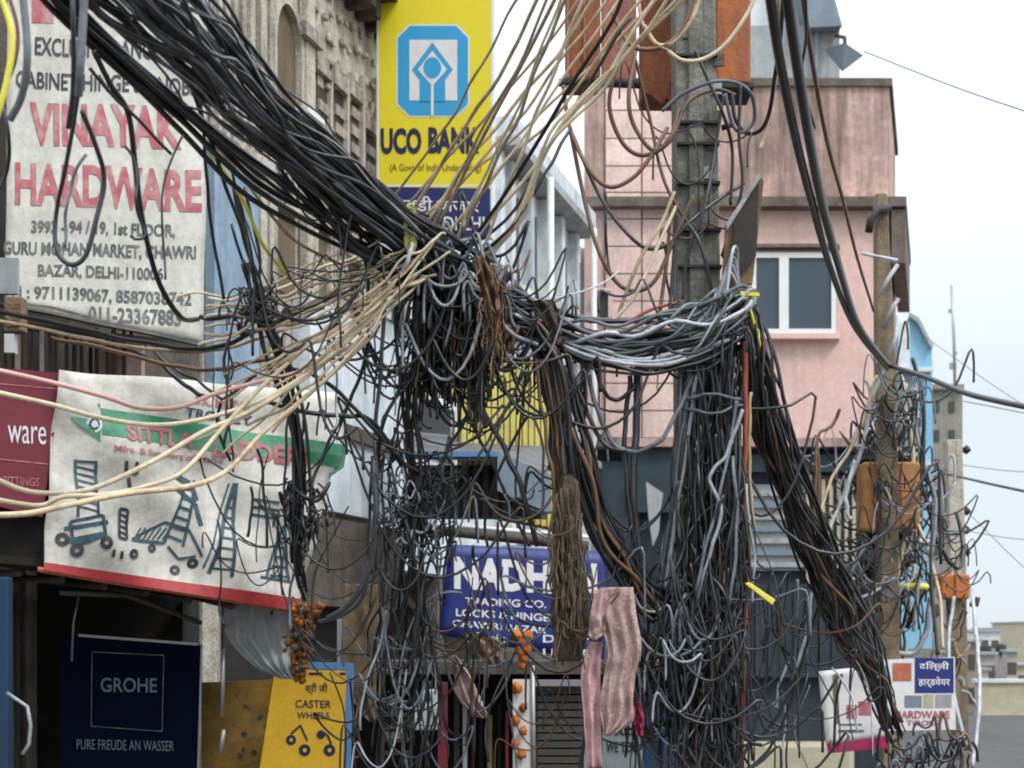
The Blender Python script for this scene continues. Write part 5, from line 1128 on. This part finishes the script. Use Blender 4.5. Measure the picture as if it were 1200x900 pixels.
# slack cables in front of the hardware banner (nearer, slightly out of focus)
front = [
 ([(98, -30, 5.6), (96, 60, 5.7), (90, 120, 5.8), (78, 190, 5.9), (66, 250, 6.0), (66, 292, 6.0), (82, 310, 6.0), (100, 300, 6.0), (112, 260, 6.0), (122, 210, 6.0), (112, 170, 5.9), (96, 130, 5.8)], 6, 'dark', 'dark slack loop hanging lowest in front of the hardware banner'),
 ([(100, -30, 5.2), (97, 30, 5.2), (94, 80, 5.2), (92, 112, 5.25)], 11, 'grey', 'thick blurred grey cable hanging over the top of the hardware banner'),
 ([(84, -30, 5.4), (86, 30, 5.4), (86, 100, 5.5), (80, 150, 5.6)], 7, 'black', 'black cable beside the thick grey one over the hardware banner'),
 ([(110, 60, 6.0), (130, 100, 6.1), (150, 132, 6.2), (158, 190, 6.3), (164, 240, 6.4), (174, 290, 6.5), (188, 335, 6.7), (212, 372, 7.0), (232, 374, 7.4)], 7, 'black', 'long black cable slanting down across the letters of the hardware banner'),
 ([(105, 80, 6.0), (135, 115, 6.1), (162, 140, 6.2), (185, 165, 6.3), (200, 180, 6.4)], 4.5, 'black', 'short black cable crossing the upper red word'),
 ([(25, -20, 5.2), (32, 60, 5.2), (26, 110, 5.25), (12, 140, 5.3)], 10, 'grey', 'blurred blue-grey cable at the upper left corner'),
 ([(-5, -20, 5.4), (14, 40, 5.4), (8, 95, 5.4), (-5, 140, 5.4)], 8, 'yel', 'blurred yellow cable at the upper left corner'),
 ([(5, -20, 5.5), (20, 30, 5.5), (18, 70, 5.5), (2, 110, 5.5)], 5, 'brownc', 'blurred brown cable at the upper left corner'),
 ([(-10, 240, 6.5), (8, 200, 6.5), (10, 160, 6.4), (2, 120, 6.4)], 5, 'dark', 'dark cable along the left border of the hardware banner'),
]
for c, w_, m_, l_ in front: cable(c, w_, m_, l_, n=8 * len(c))

# timber pole and right side
right = [
 ([(1040, 430, 15.8), (1020, 470, 15.8), (1012, 520, 15.8), (985, 590, 15.6), (968, 630, 15.4)], 4.5, 'light', 'pale cable slanting left from the timber pole'),
 ([(1028, 440, 15.7), (1000, 520, 15.6), (975, 560, 15.4), (962, 600, 15.2)], 4, 'beige', 'tan cable slanting left from the timber pole'),
 ([(1055, 440, 15.8), (1066, 500, 15.8), (1070, 560, 15.8), (1062, 620, 15.7), (1050, 680, 15.7)], 5, 'cream', 'cream cable in front of the right amber box'),
 ([(1060, 450, 15.8), (1076, 520, 15.8), (1094, 580, 15.8), (1094, 640, 15.8), (1080, 670, 15.7), (1070, 740, 15.7)], 5, 'light', 'pale cable bowing right of the amber boxes'),
 ([(1045, 560, 15.7), (1058, 590, 15.7), (1056, 620, 15.7)], 4, 'beige', 'short tan cable over the amber boxes'),
 ([(1002, 540, 15.6), (992, 580, 15.5), (994, 605, 15.5), (999, 608, 15.5)], 5, 'light', 'pale cable end hooked left of the left amber box'),
 ([(1070, 420, 15.9), (1082, 480, 15.8), (1080, 560, 15.8), (1090, 600, 15.8), (1100, 640, 15.9), (1118, 665, 16.0), (1130, 650, 16.2), (1120, 600, 16.4)], 5, 'black', 'black cable bowing from the timber pole to the far pole'),
 ([(1088, 560, 16), (1100, 610, 16.5), (1115, 622, 17), (1132, 620, 21)], 3.5, 'dark', 'dark cable to the iron pegs of the far pole'),
 ([(985, 480, 15), (975, 500, 15), (960, 510, 14.9), (955, 560, 14.8), (960, 640, 14.8)], 4, 'brownc', 'brown cable hanging in front of the pink ledge'),
 ([(958, 525, 15), (961, 600, 15), (962, 680, 15)], 5, 'brownc', 'dark upright conduit in front of the dark lower storey'),
 ([(958, 660, 10.5), (950, 700, 10.5), (946, 740, 10.5), (930, 790, 10.4)], 4, 'light', 'pale cable hanging before the navy sheet, right one'),
 ([(935, 680, 10.5), (932, 740, 10.4), (928, 800, 10.4)], 4, 'grey', 'grey cable hanging before the navy sheet, left one'),
 ([(1012, 640, 11), (990, 690, 11), (990, 697, 11), (1010, 700, 11), (1030, 690, 12)], 4, 'grey', 'grey loop beside the yellow basket ring'),
 ([(1090, 700, 16), (1085, 740, 16), (1070, 765, 16), (1040, 765, 16)], 7, 'light', 'thick pale cable sweeping under the timber pole basket'),
 ([(1138, 690, 20), (1146, 760, 19), (1148, 830, 18), (1140, 900, 17.5)], 4.5, 'light', 'pale cable falling at the right of the far pole'),
 ([(1118, 700, 20), (1112, 770, 19), (1128, 860, 18), (1140, 880, 18)], 4.5, 'light', 'pale loop at the foot of the far pole'),
 ([(1070, 600, 15.6), (1100, 690, 15.4), (1105, 760, 15.2)], 4, 'cream', 'cream cable dropping between the two right poles'),
 ([(1094, 590, 15.6), (1092, 680, 15.4), (1100, 768, 15.2)], 4, 'black', 'black cable dropping between the two right poles'),
]
for c, w_, m_, l_ in right: cable(c, w_, m_, l_, n=8 * len(c), jit=.02)
B_right = bundle([(1040, 425, 16.3, 14), (1038, 480, 16.3, 28), (1040, 540, 16.3, 34), (1045, 620, 16.3, 34), (1050, 700, 16.3, 30), (1048, 780, 16.3, 32)], 22, ['black', 'dark', 'light', 'beige', 'grey', 'light'], (2, 4), '', '', n=36, wob=.9, ends=.3, stuff=True)

# ties, tags, knot wraps
m = MB()
for k in range(6):
    y = 262 + k * 4; ring = [P(481 + 7 * math.cos(a_ * .52), y - 4 + 19 * math.sin(a_ * .52), 8.55 - .12 * abs(math.sin(a_ * .26))) for a_ in range(13)]
    m.tube(ring, .008, 5)
m.build('yellow_wrap', M['yelgreen'], None, 'yellow-green wrapping where the thick bundle meets the knot', 'wrap')
m = MB(); m.slab([P(873, 684, 8.9), P(878, 682, 8.9), (P(909, 703, 8.9)), P(905, 709, 8.9)], Vector((0, .03, 0)))
m.build('yellow_tag', M['yel'], None, 'bright yellow plastic strip across the cables at the right of the pole foot', 'tag', bevel=.004)
m = MB(); m.slab([P(868, 341, 9.1), P(890, 343, 9.1), P(890, 347, 9.1), P(868, 346, 9.1)], Vector((0, .03, 0)))
m.build('yellow_tie', M['yel'], None, 'small yellow tie where the sagging bundle reaches the big pole', 'tie')
RAG = cloth('tan_fibre_rag', [(300, 556, 570), (320, 558, 582), (345, 564, 590), (375, 570, 592), (400, 576, 592), (418, 582, 592)], 8.3, 'fibre', 'torn tan fibre cloth hanging over the right side of the cable knot', 'cloth', .07, 2.6, nx=26, ny=26, seed=12, rag=20)
cloth('brown_sack', [(352, 622, 650), (380, 640, 658), (402, 645, 658)], 8.75, 'sack', 'small brown rag caught in the sagging bundle', 'cloth', .04, 1.2, seed=13)
# brown sacking, a closed folded column
mb = MB(); rows_ = catmull([(556, 658, 670), (580, 653, 677), (620, 649, 683), (670, 647, 687), (720, 645, 688), (750, 648, 685), (775, 654, 680)], 30); K = 28; vs = []
for j, (py, xl, xr) in enumerate(rows_):
    c = P((xl + xr) / 2, py, 8.85); hw = (xr - xl) / 2 * 8.85 / F * .95
    for i in range(K):
        an = 2 * math.pi * i / K; f = 1 + .22 * math.sin(i * 5 * 2 * math.pi / K + j * .08) * .6 + .3 * noise.noise(Vector((math.cos(an) * 2.4, math.sin(an) * 2.4, j * .12)))
        vs.append(c + Vector((hw * f * math.cos(an), hw * .8 * f * math.sin(an), 0)))
mb.add(vs, [(j*K+i, j*K+(i+1) % K, (j+1)*K+(i+1) % K, (j+1)*K+i) for j in range(29) for i in range(K)] + [tuple(range(K)), tuple(29*K + i for i in range(K))]); mb.smooth = True
SK = mb.build('brown_sacking', M['sack'], None, 'long brown folded sacking wrapped round cables in front of the blue sign', 'sacking')

# countless fine tangle
D = ['black'] * 9 + ['dark'] * 3 + ['grey', 'light']
K_ = ['black'] * 5 + ['dark'] * 2
flush([tangle((488, 310, 572, 440), 320, ['black'] * 8 + ['dark'] * 2 + ['brownc'], (1.8, 4.5), Y=8.9, dY=.18, length=(40, 120), ushare=.2, slant=.1),
       tangle((478, 270, 600, 350), 19, ['black', 'dark', 'grey', 'light'], (2.5, 5), Y=8.65, dY=.12, length=(40, 120), ushare=.75)], 'knot_tangle', 'dense black clump of cut cable tails under the main knot')
flush([tangle((722, 600, 805, 890), 60, D + K_, (1.6, 4), Y=9.15, dY=.2, length=(80, 230), ushare=0.2),
       tangle((795, 560, 882, 895), 120, D + K_ + K_, (1.6, 4), Y=9.1, dY=.15, length=(80, 240), ushare=0.12),
       tangle((735, 690, 850, 800), 12, D + ['light', 'grey'], (2, 4.5), Y=8.95, dY=.12, length=(50, 120), ushare=0.8),
       tangle((798, 380, 870, 600), 76, K_ + ['grey'], (2, 4.5), Y=9.15, dY=.12, length=(80, 220), ushare=.1, slant=.08)], 'pole_tangle', 'dense tangle of dark and pale wires covering the lower big pole')
flush([tangle((430, 500, 560, 690), 30, D + K_, (1.6, 3.8), Y=9.0, dY=.2, length=(40, 150), ushare=0.4),
       tangle((450, 545, 530, 640), 34, D + K_, (1.6, 3.4), Y=8.95, dY=.1, length=(20, 70), ushare=0.45),
       tangle((440, 660, 505, 890), 40, D, (1.6, 3.8), Y=9.2, dY=.2, length=(60, 190), ushare=0.2)], 'centre_tangle', 'matted dark wire cluster left of the blue cloth sign')
flush([tangle((285, 335, 318, 380), 17, K_, (2, 4.5), Y=8.3, dY=.05, length=(14, 46), ushare=.9),
       tangle((332, 560, 374, 640), 34, K_, (2, 4.5), Y=8.6, dY=.08, length=(15, 60), ushare=0.4),
       tangle((250, 360, 470, 700), 22, D + K_, (1.5, 3.8), Y=8.7, dY=.15, length=(60, 190), ushare=0.4),
       tangle((250, 250, 480, 400), 8, K_ + ['brownc', 'grey'], (1.6, 3.8), Y=8.2, dY=.25, length=(80, 200), ushare=.7, shallow=True),
       tangle((60, 100, 250, 300), 3, K_ + ['grey'], (1.8, 4), Y=6.4, dY=.3, length=(80, 200), ushare=.4)], 'left_tangle', 'loose dark wires and small knots in front of the trolley banner')
flush([tangle((880, 620, 1030, 890), 20, D + ['brownc', 'light'], (1.5, 3.4), Y=10.6, dY=.4, length=(60, 180), ushare=0.3),
       tangle((540, 630, 740, 860), 14, ['dark', 'grey', 'brownc', 'black', 'black'], (1.5, 3.5), Y=9.2, dY=.2, length=(70, 200), ushare=0.5),
       tangle((560, 400, 720, 640), 14, K_ + ['grey'], (1.6, 3.8), Y=9.1, dY=.15, length=(70, 200), ushare=.6),
       tangle((380, 690, 620, 890), 16, ['dark', 'grey', 'brownc', 'black', 'black'], (1.6, 3.5), Y=10.2, dY=.6, length=(70, 200), ushare=0.4)], 'lower_tangle', 'thin loose wires drooping right of the pole foot and before the blue sign')
flush([B_right, tangle((1004, 430, 1086, 780), 44, D + ['light', 'beige'], (1.4, 3), Y=15.3, dY=.08, length=(30, 90), ushare=.7), tangle((1004, 425, 1086, 780), 90, D + ['light', 'cream', 'beige', 'light', 'black', 'black'], (1.4, 3.2), Y=16.3, dY=.12, length=(30, 110), ushare=.6),
       tangle((1100, 600, 1134, 890), 22, D + ['light', 'beige'], (1.3, 2.6), Y=20, dY=.6, length=(20, 50), ushare=0.3),
       tangle((1030, 850, 1140, 900), 24, K_ + ['grey', 'brownc'], (2, 4), Y=13, dY=.5, length=(30, 80), ushare=.5)], 'right_tangle', 'fine pale and dark wires crowding the timber pole and far pole')
flush([B_up, B_sack, bundle(S1, 16, ['black', 'dark', 'grey'], (2, 5), '', '', n=44, twist=1.6, wob=.5, spread=1.15, stuff=True), bundle(S3, 12, ['black', 'dark', 'brownc'], (2.2, 4.5), '', '', n=40, wob=.8, stuff=True), bundle(S5, 24, ['black', 'dark', 'grey'], (2, 4.5), '', '', n=40, ends=.15, wob=.8, stuff=True),
       tangle((700, 90, 900, 350), 6, ['black', 'dark', 'brownc'], (1.6, 3.4), Y=9.35, dY=.1, length=(60, 160), ushare=.7),
       tangle((600, 375, 880, 430), 16, ['black', 'dark', 'light', 'grey'], (1.8, 4), Y=9.1, dY=.12, length=(40, 130), ushare=1, shallow=True)], 'upper_tangle', 'thin sagging wires round the upper pole and along the sagging bundle')

# frayed fibres on the sacking and on the tan rag
M['strawf'] = mat('dirty_straw_fibre', (.15, .105, .07), .95, .8, (.07, .05, .035), 14)
acc = tangle((650, 560, 684, 730), 87, ['strawf', 'brownc', 'black'], (1.2, 3), Y=8.74, dY=.05, length=(50, 120), ushare=.06, slant=.05)
fr = MB()
for a_ in acc.values(): fr.add(a_.v, a_.f)
fr.smooth = True; o = fr.build('frayed_fibre', M['strawf'], SK); o['kind'] = 'stuff'
acc = tangle((558, 305, 590, 400), 20, ['fibre'], (1, 2.2), Y=8.25, dY=.04, length=(30, 80), ushare=.1, slant=.12)
fr = MB()
for a_ in acc.values(): fr.add(a_.v, a_.f)
fr.smooth = True; o = fr.build('frayed_fibre', M['fibre'], RAG); o['kind'] = 'stuff'
